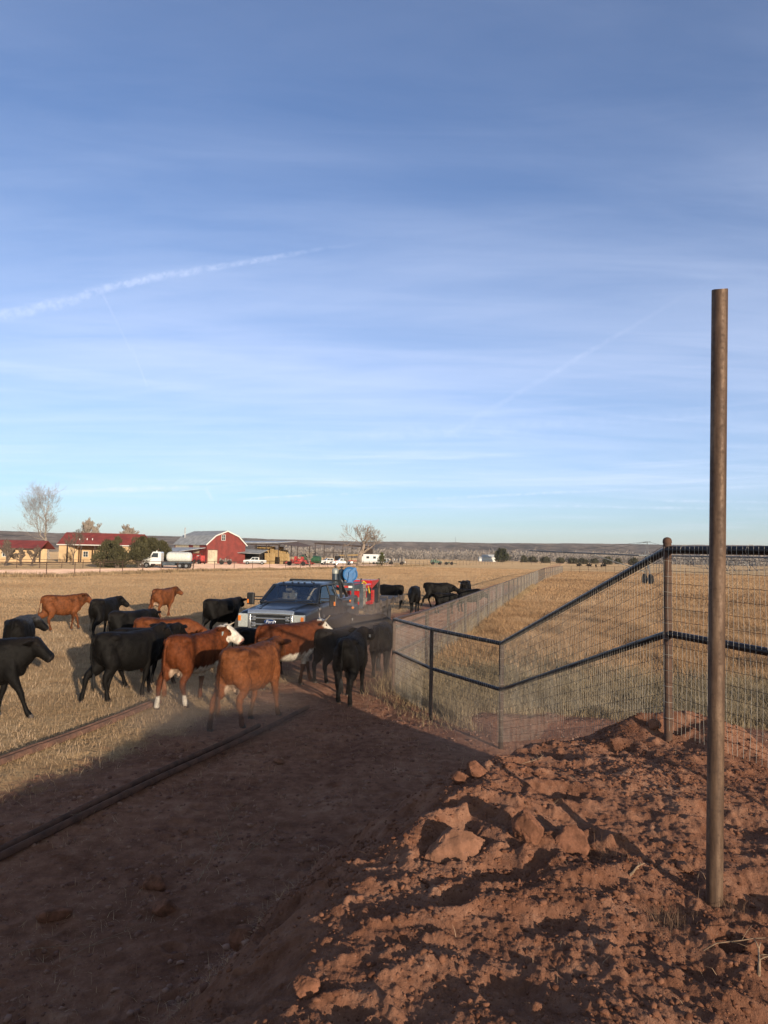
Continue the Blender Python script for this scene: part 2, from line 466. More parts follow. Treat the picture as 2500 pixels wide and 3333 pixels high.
def grid_mesh(name, rr, th):
    """polar sheet round the camera foot, fine in front and near"""
    nr, nt = len(rr), len(th)
    RR, TH = np.meshgrid(rr, th, indexing='ij')
    x = RR * np.sin(TH); y = RR * np.cos(TH)
    z = H(x, y)
    # far land drops and rises slowly
    n = nr * nt
    co = np.stack([x, y, z], -1).reshape(-1, 3)
    co = np.vstack([co, [[0, 0, float(z[0].mean())]]])
    i = np.arange(nr - 1)[:, None]; j = np.arange(nt)[None, :]; j2 = (j + 1) % nt
    q = np.stack([i * nt + j, i * nt + j2, (i + 1) * nt + j2, (i + 1) * nt + j], -1).reshape(-1, 4)[:, ::-1]
    tri = np.stack([np.full(nt, n), (np.arange(nt) + 1) % nt, np.arange(nt)], -1)[:, ::-1]
    me = bpy.data.meshes.new(name)
    me.vertices.add(len(co)); me.vertices.foreach_set('co', co.ravel())
    loops = np.concatenate([q.ravel(), tri.ravel()])
    me.loops.add(len(loops)); me.loops.foreach_set('vertex_index', loops)
    st_ = np.concatenate([np.arange(len(q)) * 4, len(q) * 4 + np.arange(len(tri)) * 3])
    me.polygons.add(len(st_)); me.polygons.foreach_set('loop_start', st_)
    me.polygons.foreach_set('use_smooth', np.ones(len(st_), bool))
    me.update(calc_edges=True)
    add_attr(me, 'dirt', dirt_mask(co[:, 0], co[:, 1]))
    add_attr(me, 'bank', ss(poly_sd(co[:, 0], co[:, 1], BERM), -1.6, 0.0))
    o = bpy.data.objects.new(name, me); C.objects.link(o)
    return o
rr = [0.5]
while rr[-1] < 9000:
    r_ = rr[-1]
    rr.append(r_ + (0.03 if r_ < 2.0 else max(0.008, r_ * r_ / 1900.0) if r_ < 60 else r_ * 0.032))
fine = np.linspace(R(-33), R(33), 760)
side = np.linspace(R(33), R(360 - 33), 96)[1:-1]
ground = grid_mesh('ground', np.array(rr), np.concatenate([fine, side]))
tag(ground, 'red dirt track and bank running into dry straw coloured pasture', kind='structure')

gm = bpy.data.materials.new('ground'); gm.use_nodes = True
g = NT(gm.node_tree); gb = gm.node_tree.nodes['Principled BSDF']
P = g.n('ShaderNodeNewGeometry').outputs['Position']
da = g.n('ShaderNodeAttribute', attribute_name='dirt').outputs[2]
ba = g.n('ShaderNodeAttribute', attribute_name='bank').outputs[2]
n_l = g.noise(P, 0.8, 6, 0.6); n_m = g.noise(P, 6.0, 6, 0.65); n_f = g.noise(P, 45.0, 5, 0.7)
red = g.ramp(g.m('ADD', g.m('MULTIPLY', n_l, 0.45), g.m('MULTIPLY', n_m, 0.55)), [(0.34, (0.115, 0.048, 0.027)), (0.46, (0.207, 0.092, 0.054)), (0.56, (0.285, 0.139, 0.086)), (0.68, (0.37, 0.212, 0.140))])
red = g.mix(g.m('MULTIPLY', sstep(g, n_f, 0.58, 0.72), 0.5), red, (0.40, 0.25, 0.18))
red = g.mix(g.m('MULTIPLY', sstep(g, n_f, 0.42, 0.30), 0.5), red, (0.10, 0.045, 0.03))
# straw field: mown stubble in long faint rows, worn patches
mpr = g.n('ShaderNodeMapping', {'Vector': P, 'Rotation': (0, 0, R(-62)), 'Scale': (0.08, 1.0, 1.0)}).outputs[0]
rows = g.noise(mpr, 0.9, 4, 0.55)
f_l = g.noise(P, 0.05, 6, 0.6); f_s = g.noise(P, 2.2, 7, 0.72); f_x = g.noise(P, 22.0, 4, 0.7)
sv = g.m('ADD', g.m('ADD', g.m('MULTIPLY', rows, 0.30), g.m('MULTIPLY', f_l, 0.20)), g.m('ADD', g.m('MULTIPLY', f_s, 0.32), g.m('MULTIPLY', f_x, 0.18)))
straw = g.ramp(sv, [(0.34, (0.27, 0.16, 0.085)), (0.44, (0.45, 0.285, 0.145)), (0.52, (0.56, 0.38, 0.205)), (0.64, (0.68, 0.50, 0.31))])
thr = g.m('ADD', da, g.m('MULTIPLY', g.m('SUBTRACT', n_m, 0.5), 0.7))
gcol = g.mix(sstep(g, thr, 0.25, 0.75), straw, red)
gm.node_tree.links.new(gcol, gb.inputs['Base Color'])
gb.inputs['Roughness'].default_value = 0.95; gb.inputs['Diffuse Roughness'].default_value = 1.0
gb.inputs['Specular IOR Level'].default_value = 0.15
hgt = g.m('ADD', g.m('MULTIPLY', n_f, 0.6), g.m('MULTIPLY', g.noise(P, 140.0, 4, 0.7), 0.35))
hgt = g.m('ADD', hgt, g.m('MULTIPLY', n_m, 1.2))
bmp = g.n('ShaderNodeBump', {'Strength': 0.9, 'Distance': 0.022, 'Height': hgt})
bfar = g.n('ShaderNodeBump', {'Strength': 1.0, 'Distance': 0.35, 'Height': g.m('MULTIPLY', g.m('ADD', f_s, g.m('MULTIPLY', rows, 0.5)), g.m('SUBTRACT', 1.0, da)), 'Normal': bmp.outputs[0]})
gm.node_tree.links.new(bfar.outputs[0], gb.inputs['Normal'])
ground.data.materials.append(gm)

# ------------------------------------------------------------------ stones and clods
def hz(x, y):
    return float(H(np.array([x]), np.array([y]))[0])
ico = bmv = None
import bmesh
def ico_pts(sub):
    bm = bmesh.new(); bmesh.ops.create_icosphere(bm, subdivisions=sub, radius=1.0)
    v = np.array([p.co[:] for p in bm.verts]); f = np.array([[q.index for q in t.verts] for t in bm.faces]); bm.free()
    return v, f
V1, F1 = ico_pts(1); V2, F2 = ico_pts(5)
def tri_mesh(name, co, faces, m_, smooth=False, col=None):
    me = bpy.data.meshes.new(name)
    me.vertices.add(len(co)); me.vertices.foreach_set('co', np.asarray(co, np.float32).ravel())
    k = faces.shape[1]
    me.loops.add(faces.size); me.loops.foreach_set('vertex_index', faces.ravel())
    me.polygons.add(len(faces)); me.polygons.foreach_set('loop_start', np.arange(len(faces)) * k)
    if smooth: me.polygons.foreach_set('use_smooth', np.ones(len(faces), bool))
    me.update(calc_edges=True)
    if col is not None: add_attr(me, 'Col', np.concatenate([col, np.ones((len(col), 1))], 1), 'FLOAT_COLOR')
    me.materials.append(m_)
    o = bpy.data.objects.new(name, me); C.objects.link(o)
    return o
def scatter_clods(n, rng, rmin, rmax, region, seed, name, label, colA, colB):
    r1 = np.random.RandomState(seed)
    xs = r1.uniform(*region[0], n * 3); ys = r1.uniform(*region[1], n * 3)
    keep = (fbm(xs, ys, 1.3, 3, seed) + 0.25 > r1.uniform(-0.25, 0.7, n * 3)) & rng(xs, ys)
    xs, ys = xs[keep][:n], ys[keep][:n]; n = len(xs)
    sz = rmin * (rmax / rmin) ** (r1.uniform(0, 1, n) ** 3.4)
    zs = H(xs, ys) + sz * 0.05
    base = V1[None] * (1 + r1.uniform(-0.38, 0.30, (n, len(V1), 1)))
    base = base * sz[:, None, None] * r1.uniform(0.6, 1.25, (n, 1, 3)) * np.array([1, 1, 0.75])
    a = r1.uniform(0, 6.28, n); ca, sa = np.cos(a)[:, None], np.sin(a)[:, None]
    bx = base[..., 0] * ca - base[..., 1] * sa; by = base[..., 0] * sa + base[..., 1] * ca
    co = np.stack([bx + xs[:, None], by + ys[:, None], base[..., 2] + zs[:, None]], -1).reshape(-1, 3)
    fs = (F1[None] + (np.arange(n) * len(V1))[:, None, None]).reshape(-1, 3)
    t = r1.uniform(0, 1, (n, 1)) ; col = np.array(colA) * (1 - t) + np.array(colB) * t
    col = np.repeat(col, len(V1), 0)
    o = tri_mesh(name, co, fs, MATS['clod'], False, col)
    return tag(o, label, kind='stuff')
attr_mat('clod', rough=0.95, var=0.25, nscale=25, bump=0.006, bscale=120, spec=0.15)
scatter_clods(30000, lambda x, y: (poly_sd(x, y, BERM) > -0.9) & (np.abs(np.arctan2(x, y)) < R(36)), 0.0028, 0.019, ((-1.9, 3.6), (1.9, 7.2)), 5, 'dirt_clods',
              'crumbled red dirt clods and pebbles over the bank', (0.115, 0.047, 0.027), (0.24, 0.110, 0.066))
scatter_clods(12000, lambda x, y: (poly_sd(x, y, BERM) < -0.8) & (dirt_mask(x, y) > 0.5), 0.006, 0.038, ((-4.5, 1.8), (3.4, 14)), 6, 'pebbles',
              'small pebbles and crumbs of dirt over the shaded track', (0.15, 0.07, 0.05), (0.30, 0.17, 0.12))
scatter_clods(2500, lambda x, y: (x > 1.7) & (y > 7.5), 0.006, 0.02, ((1.5, 7.5), (7.5, 14)), 8, 'gravel',
              'pale pebbles on the dirt strip beyond the mesh fence', (0.24, 0.13, 0.09), (0.38, 0.25, 0.19))
mat('rock', (0.225, 0.100, 0.060), 0.95, var=0.2, nscale=14, bump=0.02, bscale=45, spec=0.15)
mat('rockpale', (0.27, 0.132, 0.082), 0.95, var=0.16, nscale=14, bump=0.016, bscale=50, spec=0.15)
def rock(px, py, zg, size, seed, label, m_='rock', sink=0.25, name='rock', grp=None):
    p = G(px, py, zg)
    r1 = np.random.RandomState(seed)
    v = V2.copy()
    # chop the ball with random planes: an angular lump
    for _ in range(14):
        nv = r1.normal(size=3); nv /= np.linalg.norm(nv); dd = r1.uniform(0.56, 0.88)
        s_ = v @ nv; v = v - 0.8 * np.clip(s_ - dd, 0, None)[:, None] * nv[None]
    v *= 1.18; v *= 1 + 0.05 * fbm(v[:, 0] * 5 + seed, v[:, 1] * 5 + v[:, 2] * 4, 2.5, 4, seed + 1)[:, None]; v *= 1 + 0.13 * fbm(v[:, 0] * 2 + seed, v[:, 1] * 2 + v[:, 2], 1.5, 4, seed)[:, None]
    v = v * np.array(size)
    z = hz(p.x, p.y)
    o = tri_mesh(name, v, F2, MATS[m_], True); o.data.set_sharp_from_angle(angle=R(50))
    o.location = (p.x, p.y, z + size[2] * (1 - 2 * sink)); o.rotation_euler = (r1.uniform(-.2, .2), r1.uniform(-.2, .2), r1.uniform(0, 6))
    return tag(o, label, 'rock', grp)
rock(1475, 2790, 1.32, (0.185, 0.13, 0.12), 3, 'large pale orange sandstone block on the bank edge, left of the upright rock', 'rockpale', sink=0.36)
rock(1710, 2760, 1.36, (0.085, 0.075, 0.09), 9, 'upright angular red rock standing on the bank to the right of the pale block', sink=0.24)
rock(1850, 2760, 1.36, (0.10, 0.09, 0.09), 12, 'crumbling red clod with roots on top of the bank, right of the upright rock', sink=0.56)
rock(1545, 2600, 1.3, (0.075, 0.065, 0.05), 15, 'rounded red clod high on the left lip of the bank', sink=0.3)
rock(1490, 2640, 1.25, (0.05, 0.045, 0.04), 16, 'smaller rock just below the rounded clod on the left lip', sink=0.2)
rock(2228, 2820, 1.34, (0.042, 0.03, 0.024), 21, 'small smooth pinkish stone on the bank left of the bare pole', 'rockpale', 0.15)
rock(1672, 2450, 1.0, (0.05, 0.045, 0.045), 22, 'grey pebble sitting at the top of the bank below the fence corner post', 'rockpale', 0.1)
rock(2132, 2432, 1.32, (0.055, 0.045, 0.04), 23, 'grey stone at the foot of the pipe post on the bank', 'rockpale', 0.1)
rock(2388, 2440, 0.9, (0.07, 0.06, 0.05), 24, 'pale stone on the dirt behind the tall bare pole', 'rockpale', 0.1)
rock(905, 2476, 0.0, (0.10, 0.06, 0.04), 25, 'flat stone lying in the shaded track beyond the pipes', 'rockpale', 0.2)
rock(500, 2880, 0.0, (0.12, 0.09, 0.07), 26, 'big dark red clod in the shaded track, nearer the pipes', 'rock', 0.35)
rock(530, 2960, 0.0, (0.11, 0.09, 0.06), 27, 'dark red clod in the shaded track in front of the bigger one', 'rock', 0.35)
rock(180, 2980, 0.0, (0.14, 0.11, 0.06), 28, 'broad low clod in the shade near the left edge', 'rock', 0.4)
rock(800, 3150, 0.35, (0.10, 0.085, 0.075), 29, 'half buried rock on the dark slope of the bank', 'rock', 0.35)
rock(1130, 2850, 0.5, (0.12, 0.10, 0.09), 30, 'half buried rock high on the dark slope under the pale block', 'rock', 0.35)
rock(1260, 2700, 0.8, (0.09, 0.08, 0.07), 33, 'dark rock on the slope left of the pale block', 'rock', 0.3)
rock(1000, 3290, 1.2, (0.05, 0.045, 0.04), 31, 'reddish stone at the near edge where the bank turns to shade', 'rock', 0.2)
rock(2440, 3070, 1.3, (0.05, 0.04, 0.03), 35, 'small stone on the bank below and right of the bare pole', 'rock', 0.2)

# ------------------------------------------------------------------ grass
def polar_sample(n, r0, r1_, a0, a1, power, rs_):
    """density per square metre falls as r**-power"""
    k = 2 - power
    u = rs_.uniform(0, 1, n)
    r_ = (r0 ** k + u * (r1_ ** k - r0 ** k)) ** (1 / k) if abs(k) > 1e-6 else r0 * (r1_ / r0) ** u
    a = rs_.uniform(R(a0), R(a1), n)
    return r_ * np.sin(a), r_ * np.cos(a), r_
def blades(name, label, x, y, hgt, wid, lean, pal, rs_, m_, cat='stuff', patch=(0.3, 91), droop=0.0, zoff=-0.01, flat=None):
    n = len(x)
    pal = [tuple(c * k_ for c, k_ in zip(p_, (1.17, 1.125, 1.16))) for p_ in pal]
    z = H(x, y) + zoff
    hgt = np.broadcast_to(hgt, (n,)) * rs_.uniform(0.5, 1.15, n)
    wid = np.broadcast_to(wid, (n,))
    az_ = rs_.uniform(0, 2 * np.pi, n); la = rs_.uniform(0, 2 * np.pi, n)
    ln = np.abs(rs_.normal(0, lean, n)) * hgt
    if flat is not None:
        fl = rs_.uniform(0, 1, n) < flat
        ln = np.where(fl, hgt * 1.1, ln); hz_ = np.where(fl, hgt * rs_.uniform(0.02, 0.35, n), hgt)
    else: hz_ = hgt
    wx, wy = np.cos(az_) * wid / 2, np.sin(az_) * wid / 2
    lx, ly = np.cos(la) * ln, np.sin(la) * ln
    b0 = np.stack([x - wx, y - wy, z], -1); b1 = np.stack([x + wx, y + wy, z], -1)
    mx, my, mz = x + lx * 0.35, y + ly * 0.35, z + hz_ * 0.6
    m0 = np.stack([mx - wx * .8, my - wy * .8, mz], -1); m1 = np.stack([mx + wx * .8, my + wy * .8, mz], -1)
    t_ = np.stack([x + lx, y + ly, z + hz_ * (1 - droop)], -1)
    co = np.stack([b0, b1, m1, m0, t_], 1).reshape(-1, 3)
    o5 = np.arange(n)[:, None] * 5
    f3 = np.concatenate([o5 + np.array([[0, 1, 2]]), o5 + np.array([[0, 2, 3]]), o5 + np.array([[3, 2, 4]])], 0)
    pn = np.clip(fbm(x, y, patch[0], 4, patch[1]) * 0.55 + 0.5 + rs_.normal(0, 0.16, n), 0, 0.999)
    pal = np.array(pal); idx = pn * (len(pal) - 1); i0 = idx.astype(int); fr = (idx - i0)[:, None]
    col = pal[i0] * (1 - fr) + pal[i0 + 1] * fr
    col = col * rs_.uniform(0.75, 1.2, (n, 1))
    col = np.repeat(col, 5, 0)
    o = tri_mesh(name, co, f3, m_, False, col)
    return tag(o, label, kind='stuff')
grass_m = attr_mat('grass', rough=0.75, spec=0.2, trans=0.25)
STRAW = [(0.27, 0.175, 0.095), (0.42, 0.29, 0.16), (0.52, 0.375, 0.22), (0.62, 0.48, 0.31)]
r1 = np.random.RandomState(101)
# stubble on the left, near
x, y, r_ = polar_sample(330000, 6.0, 34, -34, 6, 1.1, r1)
k = (dirt_mask(x, y) + r1.uniform(-0.35, 0.2, len(x)) < 0.42) & (x < fence_x(y) - 0.3) & (fbm(x, y, 2.2, 3, 5) + r1.uniform(-0.2, 1.1, len(x)) > 0.0)
x, y, r_ = x[k], y[k], r_[k]
blades('stubble_grass', 'pale mown stubble and loose straw around the cattle', x, y, 0.085 + 0.0012 * r_, 0.0026 + 0.00028 * r_, 0.9, STRAW, r1, grass_m, flat=0.72, patch=(0.5, 92))
x, y, r_ = polar_sample(330000, 30, 190, -34, 20, 1.3, r1)
k = (x < fence_x(y) - 0.5) & (dirt_mask(x, y) < 0.6)
# stops at the road fence
road_y = lambda x: 75 + (x + 35.4) * 3.3
k &= (y < np.where(x < -28.8, 108 + (x + 28.8) * 5.0, np.where(x < -15, 108 + (x + 28.8) * 1.9, 134 + (x + 15) * 2.7)))
x, y, r_ = x[k], y[k], r_[k]
blades('pasture_grass', 'dry golden pasture stretching back to the farm', x, y, 0.075 + 0.0004 * r_, 0.003 + 0.00036 * r_, 0.9, [(0.30, 0.185, 0.095), (0.43, 0.275, 0.14), (0.52, 0.35, 0.19), (0.58, 0.42, 0.25)], r1, grass_m, patch=(0.12, 93))
# thin straw litter and dead weeds on the dirt
x, y, r_ = polar_sample(46000, 4.0, 19, -34, 8, 1.0, r1)
k = (poly_sd(x, y, BERM) < -0.5) & (dirt_mask(x, y) > 0.3) & (fbm(x, y, 0.8, 3, 15) + r1.uniform(-0.1, 0.9, len(x)) + 0.35 * ss(y, 9, 13) > 0.62)
x, y = x[k], y[k]
blades('straw_litter', 'scattered straw lying on the shaded dirt', x, y, 0.09, 0.0030, 0.9, STRAW, r1, grass_m, flat=0.85)
x = r1.uniform(-0.6, 3.3, 2600); y = r1.uniform(2.0, 6.8, 2600)
k = (poly_sd(x, y, BERM) > 0.0) & (fbm(x, y, 1.6, 3, 25) + r1.uniform(-0.3, 0.6, len(x)) > 0.38)
x, y = x[k], y[k]
blades('dead_weeds', 'dead twigs and rootlets scattered over the lit bank', x, y, 0.07, 0.0022, 0.9, [(0.2, 0.12, 0.07), (0.38, 0.26, 0.16), (0.5, 0.37, 0.24)], r1, grass_m, flat=0.8)
# fringe along the fence foot
t_ = r1.uniform(0, 1, 14000) ** 1.0
yy = 12 + t_ * 60; xx = np.where(yy > 15.2, fence_x(yy), 0.2 + (15.2 - yy) * 0.39) + r1.normal(0, 0.28, len(yy)) - 0.12
blades('fence_grass', 'dry weeds tangled along the foot of the mesh fence', xx, yy, np.where(yy < 15, 0.10, 0.22) + 0.003 * yy, 0.003 + 0.0004 * yy, 0.6, [(0.2, 0.14, 0.08), (0.36, 0.26, 0.14), (0.46, 0.34, 0.18)], r1, grass_m)
# tall grass beyond the fence
x, y, r_ = polar_sample(420000, 11.0, 46, -2, 35, 1.15, r1)
dm = dirt_mask(x, y)
k = (dm + r1.uniform(-0.3, 0.3, len(x)) < 0.42) & (x > np.where(y > 15.2, fence_x(y), 0.2 + (15.2 - y) * 0.39) + 0.15)
x, y, r_ = x[k], y[k], r_[k]
near_w = ss(r_ + 3 * fbm(x, y, 0.2, 3, 44), 26, 17)
gold = [(0.19, 0.12, 0.065), (0.36, 0.225, 0.115), (0.49, 0.32, 0.165), (0.40, 0.29, 0.18)]
weed = [(0.17, 0.135, 0.085), (0.26, 0.21, 0.125), (0.33, 0.265, 0.16), (0.42, 0.315, 0.18)]
hmod = 0.8 + 0.75 * fbm(x, y, 0.45, 3, 45)
k = r1.uniform(0, 1, len(x)) < near_w
blades('field_weeds', 'grey green weeds in the hollow behind the mesh fence', x[k], y[k], 0.27 * hmod[k], 0.0035 + 0.0004 * r_[k], 0.75, weed, r1, grass_m, patch=(0.45, 95))
k = ~k
blades('tall_grass', 'tall golden dry grass filling the fenced field', x[k], y[k], 0.40 * hmod[k], 0.0036 + 0.00036 * r_[k], 0.6, gold, r1, grass_m, patch=(0.28, 96))
x, y, r_ = polar_sample(220000, 42, 175, -2, 34, 1.3, r1)
k = (x > fence_x(y) + 0.3) & (y < 170)
x, y, r_ = x[k], y[k], r_[k]
blades('far_field_grass', 'golden field grass thinning towards the irrigation line', x, y, 0.26, 0.006 + 0.0005 * r_, 0.7, gold, r1, grass_m, patch=(0.06, 97))
# rank grass under the road fence

# TWIGS and dead plants lying about
mat('twig', (0.32, 0.21, 0.13), 0.9, var=0.2, nscale=20)
mat('weed_stem', (0.30, 0.22, 0.14), 0.9, var=0.2, nscale=20)
def twig(px, py, zg, L, ang, seed, label, name='twig', m_='twig', rise=.12, n=7, r_=.0024):
    p = G(px, py, zg); rt = random.Random(seed); z = hz(p.x, p.y)
    o = thing(name, label, name.replace('_', ' '), (p.x, p.y, z + .008))
    d = Vector((math.cos(R(ang)), math.sin(R(ang)), rise)).normalized(); pts = [Vector((0, 0, 0))]
    for i in range(8):
        d = (d + Vector((rt.uniform(-.15, .15), rt.uniform(-.15, .15), rt.uniform(-.08, .06)))).normalized(); q = pts[-1] + d * L / 8
        q.z = max(q.z, hz(p.x + q.x, p.y + q.y) - z + .004); pts.append(q)
    m = MB(); m.tube(pts, [r_ * (1 - .7 * i / 8) for i in range(9)], 6)
    for k in range(n):
        i = rt.randint(2, 7); b = pts[i]; s_ = rt.choice((-1, 1)); dd = (d + Vector((-d.y, d.x, .2)) * s_ * rt.uniform(.5, 1.1) + Vector((0, 0, rt.uniform(0, .4)))).normalized()
        e = b + dd * L * rt.uniform(.12, .3); m.tube([b, b.lerp(e, .5) + Vector((0, 0, .004)), e], [r_ * .5, r_ * .4, r_ * .2], 4)
    m.build('stem', MATS[m_], o, smooth='all')
    return o
twig(2290, 3075, 1.33, .42, -8, 1, 'long pale twig lying on the bank below the foot of the bare pole')
twig(2050, 2860, 1.35, .14, 35, 2, 'short thick root sticking from the bank left of the bare pole', r_=.007, n=3)
twig(1700, 2555, 1.35, .30, 30, 3, 'thin pale twig high on the bank between the clods and the fence')
twig(2470, 3170, 1.3, .22, 60, 4, 'stout pale stick at the right edge of the bank', r_=.007, n=3)
twig(640, 2880, 0, .95, 78, 5, 'dry branching weed stalk standing in the shaded track', 'dead_weed', 'weed_stem', .55, 16, .003)
twig(790, 2800, 0, .5, 60, 6, 'smaller dry weed right of the tall stalk in the shaded track', 'dead_weed', 'weed_stem', .5, 10, .0025)
twig(200, 3130, 0, .75, 42, 7, 'long pale stem lying in the shade near the lower left corner')
twig(40, 3110, 0, .5, 20, 8, 'pale bent straw stem at the left edge of the shaded track')
twig(60, 2735, 0, .35, 5, 9, 'small pale stick below the pipes at the left edge')
twig(180, 2660, 0, .4, -25, 10, 'curved pale stick between the two pairs of pipes')
def tuft(px, py, zg, n, rad, seed, label, hh=.10):
    p = G(px, py, zg); rt = np.random.RandomState(seed); x = p.x + rt.normal(0, rad, n); y = p.y + rt.normal(0, rad, n)
    o = blades('grass_tuft', label, x, y, hh, .0018, .9, [(0.09, 0.05, 0.03), (0.17, 0.10, 0.06), (0.34, 0.22, 0.13)], rt, grass_m, flat=.8)
    return o
tuft(2180, 2995, 1.33, 420, .055, 1, 'uprooted tuft of dry roots on the bank left below the bare pole')
tuft(2370, 2940, 1.33, 300, .05, 2, 'dry root tuft at the foot of the bare pole', .07)
tuft(1960, 2780, 1.36, 380, .06, 3, 'dry grass roots clinging to the clod right of the upright rock', .08)
tuft(880, 2960, 0.1, 420, .09, 4, 'dark dry tuft at the toe of the bank', .09)
tuft(300, 2770, 0, 700, .16, 5, 'dark matted weeds beside the nearest pipes', .08)
# ------------------------------------------------------------------ pipes, pole and fences
mat('rust_pipe', (0.115, 0.062, 0.040), 0.62, 0.35, var=0.25, nscale=14, bump=0.001, bscale=160, col2=(0.06, 0.036, 0.027))
mat('black_pipe', (0.030, 0.020, 0.017), 0.42, 0.45, var=0.25, nscale=10, bump=0.0006, bscale=200, col2=(0.013, 0.011, 0.011))
mat('brown_pipe', (0.17, 0.105, 0.066), 0.50, 0.55, var=0.25, nscale=9, bump=0.0006, bscale=260, col2=(0.095, 0.055, 0.035))
mat('wire', (0.48, 0.43, 0.36), 0.6, 0.25, var=0.15)
mat('wire_dark', (0.10, 0.075, 0.06), 0.6, 0.6, var=0.2)
mat('dark_post', (0.060, 0.034, 0.024), 0.8, 0.1, var=0.25)
mat('rust_post', (0.115, 0.060, 0.038), 0.8, 0.2, var=0.3, nscale=20, bump=0.002, bscale=120, col2=(0.075, 0.043, 0.03))
# pole: streaky mill scale pipe
m_ = bpy.data.materials.new('mill_pipe'); m_.use_nodes = True; t = NT(m_.node_tree); b = m_.node_tree.nodes['Principled BSDF']
tc = t.n('ShaderNodeTexCoord').outputs['Object']
mpv = t.n('ShaderNodeMapping', {'Vector': tc, 'Scale': (9, 9, 1.3)}).outputs[0]
nv1 = t.noise(mpv, 3.0, 6, 0.65); nv2 = t.noise(tc, 45, 5, 0.7)
cc = t.ramp(nv1, [(0.30, (0.05, 0.027, 0.017)), (0.5, (0.115, 0.066, 0.040)), (0.68, (0.20, 0.125, 0.078))])
cc = t.mix(t.m('MULTIPLY', sstep(t, nv2, 0.5, 0.7), 0.45), cc, (0.045, 0.028, 0.02))
m_.node_tree.links.new(cc, b.inputs['Base Color']); b.inputs['Metallic'].default_value = 0.25
rr_ = t.n('ShaderNodeMapRange', {0: nv2, 1: 0.3, 2: 0.7, 3: 0.5, 4: 0.8}).outputs[0]
m_.node_tree.links.new(rr_, b.inputs['Roughness'])
bn = t.n('ShaderNodeBump', {'Strength': 0.5, 'Distance': 0.0008, 'Height': nv2}); m_.node_tree.links.new(bn.outputs[0], b.inputs['Normal'])
MATS['mill_pipe'] = m_

# tall bare pole standing on the bank
pb = G(2325, 2925, 1.33)
pt = W(2343, 945, pb.y + 0.01)
pole = thing('pipe_pole', 'tall bare brown steel pipe standing upright on the dirt bank', 'pole', (pb.x, pb.y, hz(pb.x, pb.y)))
L_ = pt.z - hz(pb.x, pb.y); ax = Vector((pt.x - pb.x, pt.y - pb.y, 0))
m = MB(); n = 32; vs = []
Rp = 0.0372
for (zz, ro) in ((-0.35, Rp), (L_, Rp), (L_, Rp - 0.006), (L_ - 0.4, Rp - 0.006)):
    for k in range(n):
        a = 2 * math.pi * k / n
        dz = 0
        if zz > 1:   # coped top: a shallow saddle cut
            dz = 0.004 * math.cos(2 * a + 0.5) - 0.002
        vs.append((ro * math.cos(a) + ax.x * zz / L_, ro * math.sin(a) + ax.y * zz / L_, zz + dz))
m.add(vs, [(i * n + k, i * n + (k + 1) % n, (i + 1) * n + (k + 1) % n, (i + 1) * n + k) for i in range(3) for k in range(n)])
m.build('pipe', MATS['mill_pipe'], pole, smooth=True)

# loose pipes on the ground
def ground_pipe(a, b, r_, label, seed, cat='pipe', sag=0.0):
    n = 40; rs_ = np.random.RandomState(seed)
    px = np.linspace(a[0], b[0], n); py = np.linspace(a[1], b[1], n)
    hh = H(px, py, False) + r_ + 0.012
    hh = np.convolve(np.pad(hh, 4, mode='edge'), np.ones(9) / 9, 'valid')
    m = MB(); o = thing('steel_pipe', label, cat, (a[0], a[1], float(hh[0])), group='loose pipes lying in pairs on the ground')
    m.tube([(px[i] - a[0], py[i] - a[1], hh[i] - hh[0]) for i in range(n)], r_, 14, cap=False)
    # hollow ends: short inner sleeves
    t_ = Vector((px[-1] - px[-2], py[-1] - py[-2], 0)).normalized(); e = Vector((b[0] - a[0], b[1] - a[1], hh[-1] - hh[0]))
    m.tube([e, e - t_ * 0.2], [r_ * 0.86, r_ * 0.86], 14, cap=False)
    m.build('pipe_wall', MATS['ground_pipe'], o, smooth='all')
    for f in (0.33, 0.68):
        c = MB(); i = int(f * n); p = Vector((px[i] - a[0], py[i] - a[1], hh[i] - hh[0]))
        c.tube([p - t_ * 0.09, p + t_ * 0.09], [r_ * 1.12] * 2, 14)
        c.build('collar', MATS['ground_pipe'], o, smooth=True)
    return o
mat('ground_pipe', (0.16, 0.085, 0.062), 0.95, 0.0, spec=0.08, var=0.25, nscale=7, bump=0.001, bscale=120, col2=(0.085, 0.052, 0.042))
A0, A1 = G(-260, 2930), G(1003, 2308)
ground_pipe((A0.x, A0.y), (A1.x, A1.y), 0.038, 'longest loose pipe, nearest to the bank, its end reaching the track', 1)
B0, B1 = G(-300, 2912), G(770, 2375)
dA = (A1 - A0).normalized(); nA = Vector((-dA.y, dA.x, 0)); B0 = A0 + nA * .10; B1 = A0.lerp(A1, .80) + nA * .20
ground_pipe((B0.x, B0.y), (B1.x, B1.y), 0.036, 'loose pipe lying against the far side of the longest one', 2)
A0, A1 = G(-200, 2575), G(520, 2298)
ground_pipe((A0.x, A0.y), (A1.x, A1.y), 0.042, 'nearer pipe of the far pair in the straw, its end by the white footed cow', 3)
B0, B1 = G(-200, 2548), G(490, 2296)
dA = (A1 - A0).normalized(); nA = Vector((-dA.y, dA.x, 0)); B0 = A0 + nA * .09; B1 = A0.lerp(A1, .97) + nA * .10
ground_pipe((B0.x, B0.y), (B1.x, B1.y), 0.042, 'farther pipe of the far pair, touching the cattle side', 4)

